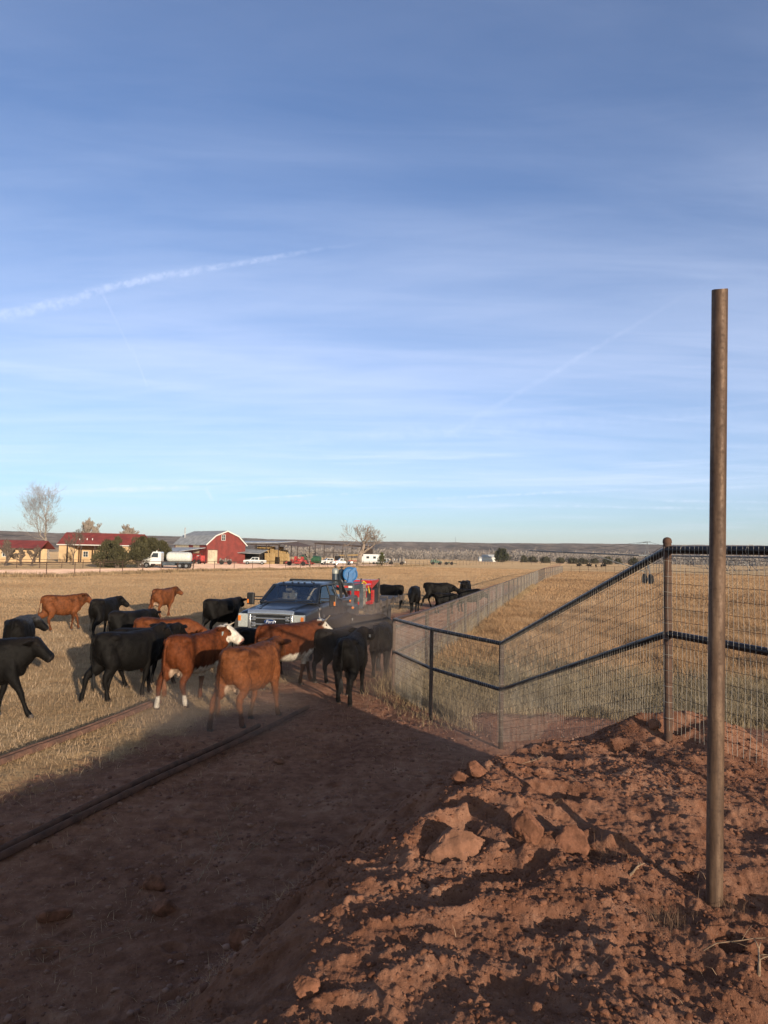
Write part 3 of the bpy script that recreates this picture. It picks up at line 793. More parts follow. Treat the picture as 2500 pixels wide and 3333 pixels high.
# mesh fence
def mesh_panel(a, b, za, zb, hgt, name, parent, org, dv=0.051, dh=0.102, rv=0.0018, rh=0.0018, seed=0, front=0.036, nseg=7, wav=0.008, dark=True, top_over=0.03):
    """woven wire between two rail ends; a, b plan points, za, zb rail heights"""
    r_ = np.random.RandomState(seed)
    a, b = Vector((a[0], a[1], 0)), Vector((b[0], b[1], 0)); L = (b - a).length; t_ = (b - a) / L
    nrm_ = Vector((t_.y, -t_.x, 0))
    if nrm_.dot(-a) < 0: nrm_ = -nrm_
    ph = r_.uniform(0, 6, 8)
    def pos(s, d):       # s along, d below the rail top
        f = s / L; z = za + (zb - za) * f + top_over - d
        w_ = wav * (math.sin(3.1 * s + ph[0] + d * 2) + 0.7 * math.sin(7.7 * s + ph[1] - d * 3))
        lat = 0.004 * math.sin(23 * s + ph[2] + 5 * d)
        p = a + t_ * (s + lat) + nrm_ * (front + w_ * min(1, d * 3))
        return Vector((p.x, p.y, z)) - org
    m = MB(); s = 0.02
    while s < L:
        m.tube([pos(s + 0.012 * math.sin(d * 4 + s * 9) * min(1, d), d) for d in np.linspace(0, hgt, nseg)], rv, 3, cap=False)
        s += dv * r_.uniform(0.93, 1.07)
    v = m.build('wire_mesh', MATS['wire'], parent, smooth='all')
    m = MB(); d = 0.0; ns = max(3, int(L / 0.05) if L < 6 else int(L / 0.35))
    while d <= hgt + 0.001:
        m.tube([pos(L * i / ns, d + (0.004 * (i % 2) if L < 6 else 0)) for i in range(ns + 1)], rh, 3, cap=False)
        d += dh
    m.build('line_wire', MATS['wire_dark'] if dark else MATS['wire'], parent, smooth='all')
def P3(px, py, D):
    p = W(px, py, D); return p
Q1 = W(2172, 1790, 6.0); Q2 = W(1633, 2095, 11.0); Q3 = W(1406, 2048, 12.9); Q4 = W(1283, 2015, 15.2)
Q0 = Vector((3.30, 3.0, Q1.z - 0.02))
fc = thing('wire_fence', 'near mesh fence with dark pipe rails stepping down off the bank', 'fence', (Q2.x, Q2.y, 0))
org = Vector(fc.location)
def pipe_post(p, ztop, zbot, r_, parent, cap=True, m_='rust_post'):
    m = MB(); prof = [(r_, zbot), (r_, ztop - r_ * 0.9), (r_ * 1.12, ztop - r_ * 0.85), (r_ * 1.12, ztop - r_ * 0.2), (r_ * 0.9, ztop + r_ * 0.35), (r_ * 0.45, ztop + r_ * 0.62), (0.001, ztop + r_ * 0.7)] if cap else [(r_, zbot), (r_, ztop)]
    m.lathe(prof, (p[0], p[1], 0), 16)
    return m.build('post', MATS[m_], parent, smooth=True)
for q, top, rr0, cap in ((Q0, Q0.z + 0.1, 0.033, True), (Q1, Q1.z + 0.085, 0.033, True), (Q2, Q2.z - 0.01, 0.037, False), (Q3, Q3.z - 0.01, 0.034, False), (Q4, Q4.z + 0.03, 0.032, True)):
    pipe_post((q.x - org.x, q.y - org.y), top, hz(q.x, q.y) - 0.3, rr0, fc, cap, 'rust_post' if cap else 'dark_post')
prs = [(Q0, Q1), (Q1, Q2), (Q2, Q3), (Q3, Q4)]
for i, (a, b) in enumerate(prs):
    m = MB(); m.tube([a - org, b - org], 0.033, 16); m.build('top_rail', MATS['black_pipe'], fc, smooth=True)
    da_, db_ = 0.70, 0.70
    m = MB(); m.tube([a - org - Vector((0, 0, da_ if i else 0.72)), b - org - Vector((0, 0, db_ if i != 3 else 0.68))], 0.030, 16); m.build('middle_rail', MATS['black_pipe'], fc, smooth=True)
    mesh_panel(a, b, a.z, b.z, 1.52, 'wire_mesh', fc, org, seed=i, nseg=8)
# wire ties round the rails
m = MB(); r_ = np.random.RandomState(3)
for (a, b) in prs:
    for f in np.arange(0.05, 1, 0.11):
        p = a.lerp(b, float(f)) - org; t_ = (b - a).normalized()
        u = t_.cross(Vector((0, 0, 1))).normalized(); v = u.cross(t_)
        m.tube([p + (u * math.cos(k) + v * math.sin(k)) * 0.042 + t_ * 0.004 * k for k in np.linspace(0, 6.6, 12)], 0.0016, 3, cap=False)
for q in (Q1, Q2):
    for z in np.arange(0.1, 1.5, 0.13):
        p = Vector((q.x, q.y, q.z - z)) - org
        m.tube([p + Vector((math.cos(k), math.sin(k), 0.25 * math.sin(k * 0.5))) * 0.040 for k in np.linspace(0, 6.4, 12)], 0.0018, 3, cap=False)
tag(m.build('wire_ties', MATS['wire'], fc, smooth='all'), kind='stuff')

# the long fence running up the track to the far corner
mat('dark_post', (0.060, 0.034, 0.024), 0.8, 0.1, var=0.25)
lf = thing('wire_fence', 'long mesh fence with rusty pipe rails running up the right side of the cattle track', 'fence', (Q4.x, Q4.y, 0))
org = Vector(lf.location)
FX = []; y = 15.2
ys = [15.2, 19.0, 22.4, 26.0, 29.6, 33.4, 37.0]
while ys[-1] < 111: ys.append(ys[-1] + 3.75)
while ys[-1] < 147: ys.append(ys[-1] + 3.75)
for y in ys:
    x = fence_x(y) if y < 108 else fence_x(108) + (y - 108) * 0.318
    FX.append(Vector((x, y, 1.47)))
off = Q4 - FX[0]
for i, p in enumerate(FX):
    if i == 0: p.x, p.y, p.z = Q4; continue
    m = MB(); m.cyl((p.x - org.x, p.y - org.y, -0.1), 0.048, 1.56, 8); m.build('post', MATS['dark_post'], lf, smooth=True)
m = MB(); m.tube([p - org for p in FX], 0.033, 10); m.build('top_rail', MATS['rust_pipe'], lf, smooth=True)
m = MB(); m.tube([p - org - Vector((0, 0, 0.72)) for p in FX], 0.030, 10); m.build('middle_rail', MATS['rust_pipe'], lf, smooth=True)
mesh_panel(FX[0], FX[7], 1.47, 1.47, 1.42, 'wire_mesh', lf, org, seed=9, nseg=3, dark=False, dv=0.051, rv=0.0014, rh=0.0022)
mesh_panel(FX[7], FX[19], 1.47, 1.47, 1.42, 'wire_mesh', lf, org, seed=10, nseg=2, dark=True, dv=0.15, rv=0.003, rh=0.004)
mesh_panel(FX[19], FX[-1], 1.47, 1.47, 1.42, 'wire_mesh', lf, org, seed=11, nseg=2, dark=True, dv=0.4, rv=0.005, rh=0.005, dh=0.3)

# far pipe fence crossing the fields to the right
def post_rail_fence(pts, step, hgt, label, rails=(1.0, 0.5), r_=0.035, m_='rust_post', cat='fence', name='pipe_fence', wires=0, rr_=0.025, maxparts=95):
    pts = [Vector((p[0], p[1], 0)) for p in pts]
    o = thing(name, label, cat, pts[0]); org = pts[0]
    allp = []
    for a, b in zip(pts[:-1], pts[1:]):
        L = (b - a).length; n = max(1, round(L / step))
        for i in range(n): allp.append(a.lerp(b, i / n))
    allp.append(pts[-1])
    src = None
    for p in allp[:maxparts]:
        if src is None:
            m = MB(); m.cyl((0, 0, -0.2), r_, hgt + 0.25, 6); src = m.build('post', MATS[m_], o, smooth=True)
        else:
            c = src.copy(); C.objects.link(c); c.parent = o; c.location = p - org
    if len(allp) > maxparts:
        m = MB()
        for p in allp[maxparts:]: m.cyl(p - org + Vector((0, 0, -0.2)), r_, hgt + 0.25, 5)
        tag(m.build('far_posts', MATS[m_], o, smooth=True), kind='stuff')
    for f in rails:
        m = MB(); m.tube([p - org + Vector((0, 0, hgt * f)) for p in allp[::1]], rr_, 6); m.build('rail', MATS[m_], o, smooth=True)
    if wires:
        m = MB()
        for k in range(wires):
            z = hgt * (k + 0.5) / wires
            m.tube([p - org + Vector((0, 0, z)) for p in allp], 0.006, 3, cap=False)
        m.build('fence_wire', MATS['wire_dark'], o)
    return o
c0 = FX[-1]
post_rail_fence([(c0.x, c0.y), (c0.x + 26, c0.y - 4), (c0.x + 62, c0.y - 8)], 1.75, 1.5, 'far pipe fence running right from the end of the long mesh fence', (1.0, 0.55))
post_rail_fence([(G(-60, 1886).x, 68.5), (-35.4, 75), (-28.8, 108), (-15.5, 134)], 4.6, 1.5, 'rusty pipe fence along the far side of the pasture before the tank truck', (1.0,), 0.045, wires=5, rr_=0.04)
post_rail_fence([(-15.5, 134), (-2, 178), (14, 225)], 4.6, 1.5, 'pipe and wire fence in front of the barnyard and dead tree', (1.0, 0.5), 0.045, wires=5, rr_=0.035)
post_rail_fence([(14, 225), (54, 322), (95, 330), (190, 318)], 4.5, 1.6, 'distant pipe fence at the back of the pasture near the far black cattle', (1.0, 0.5), 0.05, rr_=0.04)
post_rail_fence([(-92, 96), (-62, 100), (-34, 128)], 3.2, 1.3, 'second fence behind the dirt road, in front of the red roofed houses', (1.0, 0.7, 0.4), 0.05, rr_=0.035)
r1 = np.random.RandomState(55)
def fringe(poly, n, spread, name, label, hgt):
    xs, ys_ = [], []
    segs = list(zip(poly[:-1], poly[1:])); Ls = [math.dist(a, b) for a, b in segs]
    for (a, b), L in zip(segs, Ls):
        k = int(n * L / sum(Ls)); t_ = r1.uniform(0, 1, k)
        xs.append(a[0] + (b[0] - a[0]) * t_ + r1.normal(0, spread, k)); ys_.append(a[1] + (b[1] - a[1]) * t_ + r1.normal(0, spread, k))
    x = np.concatenate(xs); y = np.concatenate(ys_)
    blades(name, label, x, y, hgt * (0.7 + 0.6 * fbm(x, y, 0.3, 3, 7)), 0.06, 0.4, [(0.22, 0.15, 0.08), (0.34, 0.24, 0.13), (0.46, 0.34, 0.19)], r1, grass_m)
fringe([(-60, 63), (-35.4, 74.5), (-28.8, 107), (-15.5, 133), (-2, 177), (14, 224)], 26000, 0.9, 'road_verge_grass', 'rank dry grass under the road fence', 0.6)

# dirt road and barnyard beyond the road fence
def sheet(name, pts, z, m_, label):
    me = bpy.data.meshes.new(name); me.from_pydata([(p[0], p[1], z) for p in pts], [], [tuple(range(len(pts)))]); me.materials.append(m_)
    o = bpy.data.objects.new(name, me); C.objects.link(o); return tag(o, label, kind='structure')
mat('road_dirt', (0.62, 0.41, 0.30), 0.95, var=0.12, nscale=0.6, bump=0.05, bscale=3, spec=0.1)
sheet('road', [(-120, 71), (-60, 74), (-38, 83), (-32.5, 112), (-20, 137), (-6, 182), (10, 228), (-8, 232), (-40, 205), (-62, 190), (-62, 170), (-45, 150), (-42, 118), (-52, 96), (-120, 86)], 0.012, MATS['road_dirt'], 'pinkish dirt road and yard beyond the fence')
# ------------------------------------------------------------------ cattle
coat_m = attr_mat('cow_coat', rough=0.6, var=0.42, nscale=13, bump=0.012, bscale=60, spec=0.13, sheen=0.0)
mat('hoof', (0.05, 0.035, 0.028), 0.6, var=0.2)
mat('cow_eye', (0.006, 0.004, 0.003), 0.12, var=0.0, spec=0.8)
mat('horn', (0.55, 0.45, 0.32), 0.45, var=0.12, nscale=12, col2=(0.42, 0.31, 0.20))
mat('hair_black', (0.014, 0.012, 0.011), 0.75, var=0.3, bump=0.01, bscale=60)
mat('hair_brown', (0.16, 0.06, 0.025), 0.75, var=0.3, bump=0.01, bscale=60)
mat('tag_white', (0.75, 0.74, 0.70), 0.5, var=0.05)
mat('tag_grey', (0.30, 0.36, 0.36), 0.5, var=0.05)
def v3(*a): return Vector(a)
def leg_chain(kind, swing, bend, lift):
    if kind == 'h':
        J = [(-.60, 1.04), (-.55, .84), (-.52, .70), (-.58, .58), (-.685, .485), (-.70, .40), (-.672, .26), (-.66, .12), (-.635, .035)]
        Rr = [(.20, .095), (.195, .115), (.15, .10), (.10, .075), (.066, .048), (.058, .046), (.036, .034), (.045, .042), (.052, .046)]
        Y = [.13, .165, .175, .165, .155, .15, .15, .15, .15]; pv, kn = 0, 4
    else:
        J = [(.50, 1.06), (.52, .86), (.49, .72), (.47, .60), (.49, .50), (.50, .41), (.495, .27), (.50, .12), (.525, .035)]
        Rr = [(.15, .07), (.145, .09), (.11, .08), (.075, .06), (.055, .05), (.05, .047), (.033, .032), (.041, .039), (.050, .046)]
        Y = [.15, .175, .165, .15, .14, .135, .13, .13, .13]; pv, kn = 0, 5
    P = [Vector((x, z)) for x, z in J]; h = P[0].copy()
    a = R(swing)
    for i in range(1, len(P)):
        k = min(1.0, (i) / 3.0) * a
        d = P[i] - h
        P[i] = h + Vector((d.x * math.cos(k) - d.y * math.sin(k) * -1 * -1, d.x * math.sin(k) + d.y * math.cos(k))) if False else h + Vector((d.x * math.cos(k) - d.y * math.sin(k), d.x * math.sin(k) + d.y * math.cos(k)))
    if bend:
        q = P[kn].copy(); bb = -R(bend)
        for i in range(kn + 1, len(P)):
            d = P[i] - q
            P[i] = q + Vector((d.x * math.cos(bb) - d.y * math.sin(bb), d.x * math.sin(bb) + d.y * math.cos(bb)))
    foot = P[-1].y; want = 0.035 + lift
    Rr = [(a_ * (1.0 if i_ < 2 else 1.17), b_ * (1.0 if i_ < 2 else 1.17)) for i_, (a_, b_) in enumerate(Rr)]
    for i in range(1, len(P)):
        f = (h.y - P[i].y) / (h.y - foot)
        P[i].y += (want - foot) * f
    return P, Rr, Y
HS = 1.10
def cow_mesh(nl=18, nyaw=0, hyaw=0, hpitch=-32, legs=((0, 0, 0),) * 4, brown=False, white=(), fat=1.0, tail=0.0, vox=0.018, seed=0, base=None, nlen=1.0, grey=False):
    """nl neck rise deg; nyaw neck turn, hyaw head turn (deg, + left); legs: hind left, hind right, front left, front right (swing, bend, lift)"""
    r_ = np.random.RandomState(seed)
    m = MB(); X = v3(1, 0, 0); U = v3(0, 0, 1)
    T = [(-.845, 1.10, .03, .07, .07), (-.83, 1.12, .085, .13, .14), (-.79, 1.10, .15, .195, .22), (-.68, 1.06, .215, .265, .30), (-.55, 1.03, .245, .295, .33), (-.40, 1.00, .27, .315, .36), (-.2, .97, .31, .33, .37),
         (0.0, .95, .33, .34, .38), (.2, .955, .325, .345, .375), (.36, .98, .29, .335, .37), (.5, 1.0, .245, .33, .345), (.62, 1.02, .205, .29, .31), (.72, 1.03, .16, .22, .25), (.79, 1.03, .10, .13, .16), (.81, 1.03, .04, .05, .08)]
    m.loft([(v3(x, 0, z), X, U, hw * fat * 0.94, ht, hb * (0.5 + 0.5 * fat) * 1.13, 2.35) for x, z, hw, ht, hb in T], 28)
    # withers, hip bones, tail head
    m.ball((.42, 0, 1.22), (.26, .075, .10)); 
    for s in (-1, 1):
        m.ball((-.47, s * .165 * fat, 1.215), (.15, .09, .075)); m.ball((-.79, s * .075, 1.19), (.07, .05, .07))
        m.ball((.47, s * .17, .98), (.15, .09, .26)); m.ball((-.56, s * .15, .92), (.21, .12, .25))
    m.ball((.66, 0, .82), (.13, .10, .15))
    feet = []
    for i, (kind, s) in enumerate((('h', 1), ('h', -1), ('f', 1), ('f', -1))):
        P, Rr, Y = leg_chain(kind, *legs[i])
        secs = []
        for j, p in enumerate(P):
            q = P[min(j + 1, len(P) - 1)] - P[max(j - 1, 0)]
            secs.append((v3(p.x, s * Y[j], p.y), v3(q.x, 0, q.y), X, Rr[j][1], Rr[j][0], Rr[j][0], 2.1))
        m.loft(secs, 14)
        feet.append((P[-1].x, s * Y[-1], P[-1].y, P[-2], P[-1]))
    # neck and head
    N0 = v3(.52, 0, 1.04)
    def dirv(yaw, pit): return v3(math.cos(R(pit)) * math.cos(R(yaw)), math.cos(R(pit)) * math.sin(R(yaw)), math.sin(R(pit)))
    pts = [N0]; NL = 0.44 * nlen
    for k in range(1, 7):
        f = k / 6.0
        pts.append(pts[-1] + dirv(nyaw * f, nl * (0.6 + 0.4 * f)) * NL / 6)
    nr = [(.22, .31), (.20, .29), (.18, .27), (.165, .25), (.15, .225), (.135, .195), (.12, .16)]
    m.loft([(p, (pts[min(i + 1, 6)] - pts[max(i - 1, 0)]), U, nr[i][0], nr[i][1] * .9, nr[i][1] * 1.1, 2.0) for i, p in enumerate(pts)], 20)
    poll = pts[-1] + v3(0, 0, .035); hd = dirv(nyaw + hyaw, hpitch)
    Hs = [(-.07, .05, .05, .05), (-.03, .095, .08, .10), (.03, .118, .088, .15), (.095, .128, .086, .170), (.16, .120, .080, .168), (.22, .104, .074, .145), (.29, .092, .068, .122), (.36, .092, .066, .110), (.42, .093, .062, .098), (.45, .078, .046, .075), (.465, .04, .02, .035)]
    m.loft([(poll + hd * s * HS * .9, hd, U, a * HS, b * HS, c * HS, 2.25) for s, a, b, c in Hs], 20)
    sd_ = hd.cross(U).normalized(); hu = sd_.cross(hd).normalized()
    HS_ = HS
    for s in (-1, 1):
        e0 = poll + hd * 0.03 + sd_ * s * .085 + hu * 0.01; ed = (sd_ * s * 1.0 - hd * 0.25 - hu * 0.22 + U * 0.0).normalized()
        fu = (hd * 1.0 + hu * 0.35).normalized()
        sec = []
        for q, ww in ((0, .034), (.05, .066), (.12, .088), (.20, .074), (.275, .028)):
            sec.append((e0 + ed * q - hd * q * 0.1, ed, hu + hd * 0.2, .055 if False else ww * 0.0 + .017, ww, ww, 2.0))
        m.loft(sec, 10)
        m.ball(poll + hd * .13 + sd_ * s * .102 + hu * .040, .030, 8, 6)      # brow
        m.ball(poll + hd * .20 + sd_ * s * .05 - hu * .05, (.07, .05, .07), 8, 6)  # cheek
    # tail
    tp = [v3(-.80, 0, 1.27), v3(-.87, 0, 1.22), v3(-.90, .01, 1.08), v3(-.905, .02 + tail * .1, .86), v3(-.89, .02 + tail * .3, .66), v3(-.875, .02 + tail * .45, .52)]
    m.tube(tp, [.042, .034, .028, .024, .022, .021], 8)
    if 'udder' in white or 'bull' in white:
        m.ball((-.36, 0, .60), (.14, .11, .09))
    o = m.build('tmp', coat_m)
    rm = o.modifiers.new('r', 'REMESH'); rm.mode = 'VOXEL'; rm.voxel_size = vox; rm.use_smooth_shade = True
    sm = o.modifiers.new('s', 'SMOOTH'); sm.factor = 0.5; sm.iterations = 8
    bpy.context.view_layer.update()
    me = bpy.data.meshes.new_from_object(o.evaluated_get(bpy.context.evaluated_depsgraph_get()))
    old = o.data; bpy.data.objects.remove(o); bpy.data.meshes.remove(old)
    n = len(me.vertices); co = np.empty(n * 3, np.float32); me.vertices.foreach_get('co', co); co = co.reshape(-1, 3).astype(float)
    # soft folds and muscle unevenness
    nn = np.empty(n * 3, np.float32); me.vertices.foreach_get('normal', nn); nn = nn.reshape(-1, 3)
    k = fbm(co[:, 0] * 1.0 + seed, co[:, 2] + co[:, 1] * 1.3, 3.2, 4, seed + 3) * 0.016 * (co[:, 2] > .5)
    # ribs and flank hollow
    k += -0.018 * np.exp(-((co[:, 0] + .30) / .09) ** 2 - ((co[:, 2] - 1.10) / .10) ** 2)
    k += -0.012 * np.exp(-((co[:, 0] - .30) / .05) ** 2 - ((co[:, 2] - .95) / .2) ** 2)
    co += nn * k[:, None]; me.vertices.foreach_set('co', co.astype(np.float32).ravel())
    # coat colours
    if brown:
        b0 = np.array(base or (0.235, 0.078, 0.026)); sp = fbm(co[:, 0] + seed, co[:, 2] + co[:, 1], 2.6, 4, seed)[:, None]
        col = b0 * (1 + 0.30 * sp); bl = ss(fbm(co[:, 0] + seed * 3, co[:, 2] * 1.2 + co[:, 1], 2.0, 4, seed + 9), .12, .5)[:, None]; col = col * (1 - .62 * bl)
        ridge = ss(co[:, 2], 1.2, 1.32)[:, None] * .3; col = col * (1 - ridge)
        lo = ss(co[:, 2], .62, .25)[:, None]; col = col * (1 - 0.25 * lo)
    else:
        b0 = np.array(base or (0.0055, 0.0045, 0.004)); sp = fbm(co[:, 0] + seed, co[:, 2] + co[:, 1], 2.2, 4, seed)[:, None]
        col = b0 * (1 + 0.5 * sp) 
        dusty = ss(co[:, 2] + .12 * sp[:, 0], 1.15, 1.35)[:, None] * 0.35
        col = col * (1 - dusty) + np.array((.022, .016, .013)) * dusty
        if grey:
            gk = (ss(co[:, 2], 1.12, 1.25) * ss(co[:, 0], -.75, -.2))[:, None] * .5
            col = col * (1 - gk) + np.array((.10, .10, .11)) * gk
    pl, hdn = np.array(poll), np.array(hd); rel = co - pl
    s_ = rel @ hdn; rad = np.linalg.norm(rel - s_[:, None] * hdn, axis=1)
    noise_ = 0.04 * fbm(co[:, 0] * 2, co[:, 2] * 2 + co[:, 1] * 2, 4, 3, 77 + seed)
    ishead = (rad < .19) & (s_ > -.12) & (s_ < .56)
    W_ = np.array((0.62, 0.55, 0.46))
    def paint(mask, c):
        mk = np.clip(mask, 0, 1)[:, None]; return col * (1 - mk) + np.array(c) * mk
    if 'face' in white:
        side_ = np.abs(rel @ np.array(sd_))
        col = paint(ss(s_ + noise_ * 1.4, -.05, -.02) * ishead * (side_ < .125), W_)
        crest = ss(-np.abs(rad - 0.0), -.16, -.08) * (s_ < .06) * (s_ > -.25) * ss(rel[:, 2], .0, .06)
        col = paint(crest, W_)
    if 'blaze' in white:
        up_ = rel @ np.array(hu); side_ = np.abs(rel @ np.array(sd_))
        col = paint(ishead * ss(up_ + noise_, -.06, -.02) * ss(s_, .02, .06) , W_)
        col = paint(ishead * ss(s_ + noise_, .24, .28), W_)
        col = paint(ishead * (s_ < .05) * ss(rel[:, 2], .03, .07), W_)
    muz = ishead * ss(s_, .40, .43)
    col = paint(muz, (0.42, 0.22, 0.17) if ('face' in white or 'blaze' in white) else (0.02, 0.016, 0.015) if not brown else (.16, .085, .06))
    if 'socks' in white:
        col = paint(ss(co[:, 2] + noise_ * 1.2, .26, .20) * ss(co[:, 2], .03, .05), W_)
    if 'hsocks' in white:
        col = paint(ss(co[:, 2] + noise_ * 1.2, .26, .20) * ss(co[:, 2], .03, .05) * (co[:, 0] < 0), W_)
    if 'belly' in white:
        q = co[:, 2] + noise_ * 2.0 - 0.10 * ss(co[:, 0], .2, .7)
        col = paint(ss(q, .72, .66) * (co[:, 2] > .45) * (np.abs(co[:, 1]) < .30) * ss(co[:, 0], -.35, -.2) , W_)
    if 'udder' in white:
        col = paint(ss(np.linalg.norm((co - np.array((-.42, 0, .62))) / np.array((.3, .2, .16)), axis=1) + noise_ * 2, 1.05, .85), (0.50, 0.36, 0.26))
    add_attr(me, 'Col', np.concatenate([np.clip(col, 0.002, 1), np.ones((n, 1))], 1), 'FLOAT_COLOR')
    me.materials.clear(); me.materials.append(coat_m)
    me.polygons.foreach_set('use_smooth', np.ones(len(me.polygons), bool))
    return me, dict(poll=poll, hd=hd, sd=sd_, hu=hu, feet=feet, tail=tp[-1], brown=brown)
hair_m = attr_mat('cow_hair', rough=0.7, spec=0.12)
def hairs(me, q, t, seed, N=17000):
    """short coat hair standing off the body"""
    rh = np.random.RandomState(seed + 500)
    nv_, nf_ = len(me.vertices), len(me.polygons)
    co = np.empty(nv_ * 3, np.float32); me.vertices.foreach_get('co', co); co = co.reshape(-1, 3)
    cen = np.empty(nf_ * 3, np.float32); me.polygons.foreach_get('center', cen); cen = cen.reshape(-1, 3)
    nor = np.empty(nf_ * 3, np.float32); me.polygons.foreach_get('normal', nor); nor = nor.reshape(-1, 3)
    first = np.empty(nf_, np.int32); me.polygons.foreach_get('loop_start', first)
    lv = np.empty(len(me.loops), np.int32); me.loops.foreach_get('vertex_index', lv)
    ca = np.empty(nv_ * 4, np.float32); me.attributes['Col'].data.foreach_get('color', ca); ca = ca.reshape(-1, 4)[:, :3]
    i = rh.randint(0, nf_, N); p = cen[i] + rh.normal(0, .006, (N, 3)); n = nor[i]
    # coat lies back and down
    flow = np.array([-.8, 0, -.55]); fl_ = flow - (n @ flow)[:, None] * n + rh.normal(0, .35, (N, 3))
    d = fl_ + n * rh.uniform(.15, .75, (N, 1)); d /= np.linalg.norm(d, axis=1)[:, None]
    hk = ss(np.linalg.norm(p - np.array(q['poll']), axis=1), .30, .62)[:, None]
    L = (rh.uniform(.012, .030, (N, 1)) * (p[:, 2:3] > .25) * hk + .007)
    s_ = np.cross(d, n); s_ /= np.linalg.norm(s_, axis=1)[:, None] + 1e-6
    w_ = rh.uniform(.0012, .0032, (N, 1))
    v = np.stack([p - n * .004 - s_ * w_, p - n * .004 + s_ * w_, p + d * L], 1).reshape(-1, 3)
    c = ca[lv[first[i]]] * rh.uniform(.6, 1.3, (N, 1))
    o = tri_mesh('hair', v, np.arange(N * 3).reshape(-1, 3), hair_m, False, np.repeat(np.clip(c, 0, 1), 3, 0)); o.parent = t
    return o
def cow(label, px, D, heading, size=1.0, group='cattle walking along the track', horns=None, tagside=None, gx=None, lod=0, tagcol='tag_white', **kw):
    """px, D: where the middle of the animal stands; heading in degrees from +X, anticlockwise"""
    if kw.get('vox') is None: kw['vox'] = 0.018 if D < 20 else 0.026
    me, q = cow_mesh(**kw)
    p = G(px, 2000, 0.0); x = W(px, 2000, D).x
    z = float(H(np.array([x]), np.array([D]), False)[0])
    t = thing('cow', label, 'cow', (x, D, z), R(heading), group, size); t.scale = (size * .88, size * .97, size)
    me.name = 'body'
    o = bpy.data.objects.new('body', me); C.objects.link(o); o.parent = t
    poll, hd, sd_, hu = q['poll'], q['hd'], q['sd'], q['hu']
    if D < 18.5:
        hairs(me, q, t, kw.get('seed', 0))
    if D < 45:
        for s in (-1, 1):
            m = MB(); m.ball(poll + hd * .115 + sd_ * s * .127 + hu * .026, (.019, .017, .017), 10, 8); m.build('eye', MATS['cow_eye'], t, smooth='all')
        for (fx, fy, fz, p1, p2) in q['feet']:
            m = MB()
            for s in (-1, 1):
                m.loft([(v3(fx + .0, fy + s * .021, fz + .03), v3(0, 0, -1), v3(1, 0, 0), .021, .042, .036, 2.2), (v3(fx + .012, fy + s * .022, fz - .005), v3(0, 0, -1), v3(1, 0, 0), .024, .056, .040, 2.2), (v3(fx + .016, fy + s * .022, fz - .036), v3(0, 0, -1), v3(1, 0, 0), .025, .062, .042, 2.4)], 10)
            m.build('hoof', MATS['hoof'], t, smooth=True)
        tl = q['tail']; m = MB(); r_ = np.random.RandomState(kw.get('seed', 0) + 50)
        m.loft([(tl + v3(0, 0, .03), v3(0, 0, -1), X_AX, .02, .02, .02, 2), (tl + v3(0, 0, -.04), v3(0, 0, -1), X_AX, .036, .034, .034, 2), (tl + v3(.005, 0, -.13), v3(0, 0, -1), X_AX, .042, .038, .036, 2), (tl + v3(.01, .01, -.22), v3(0, 0, -1), X_AX, .028, .026, .026, 2), (tl + v3(.015, .015, -.29), v3(0, 0, -1), X_AX, .008, .008, .008, 2)], 10)
        for k in range(26):
            a = r_.uniform(0, 6.28); b_ = tl + v3(math.cos(a) * .025, math.sin(a) * .025, -r_.uniform(0, .1))
            m.tube([b_, b_ + v3(math.cos(a) * .02, math.sin(a) * .02, -.12), b_ + v3(math.cos(a) * .015 + r_.uniform(-.02, .02), math.sin(a) * .02, -.22)], [.006, .005, .002], 4)
        m.build('tail_switch', MATS['hair_brown' if q['brown'] else 'hair_black'], t, smooth='all')
    if horns:
        for s in (-1, 1):
            b0 = poll + sd_ * s * .075 + hu * .05 - hd * .0
            pth = [b0 + sd_ * s * (L * horns[0]) + hu * (L ** 2 * horns[1]) + hd * (L ** 2 * horns[2]) for L in np.linspace(-.1, 1, 8)]
            m = MB(); m.tube(pth, [horns[3] * (1 - 0.88 * max(0, f)) for f in np.linspace(-.1, 1, 8)], 10); m.build('horn', MATS['horn'], t, smooth='all')
    if tagside:
        e = poll + hd * 0.02 + sd_ * tagside * .19 - hu * .055 - U_AX * .02
        m = MB(); bdir = hd if abs(hd.z) < .9 else v3(1, 0, 0)
        m.bar(e + U_AX * .02, e - U_AX * .055, .055, .006, up=tuple((sd_ * 0.3 + hd * (1))))
        m.build('ear_tag', MATS[tagcol], t, bevel=0.0)
    return t
X_AX = v3(1, 0, 0); U_AX = v3(0, 0, 1)
WALK = ((14, 0, 0), (-20, 8, 0), (-14, 0, 0), (16, 12, .02))
WALK2 = ((-20, 6, 0), (12, 0, 0), (17, 6, 0), (-16, 4, 0))
STAND = ((-4, 0, 0), (4, 0, 0), (3, 0, 0), (-4, 0, 0))
STEP = ((-24, 10, .01), (16, 0, 0), (6, 0, 0), (-20, 30, .06))

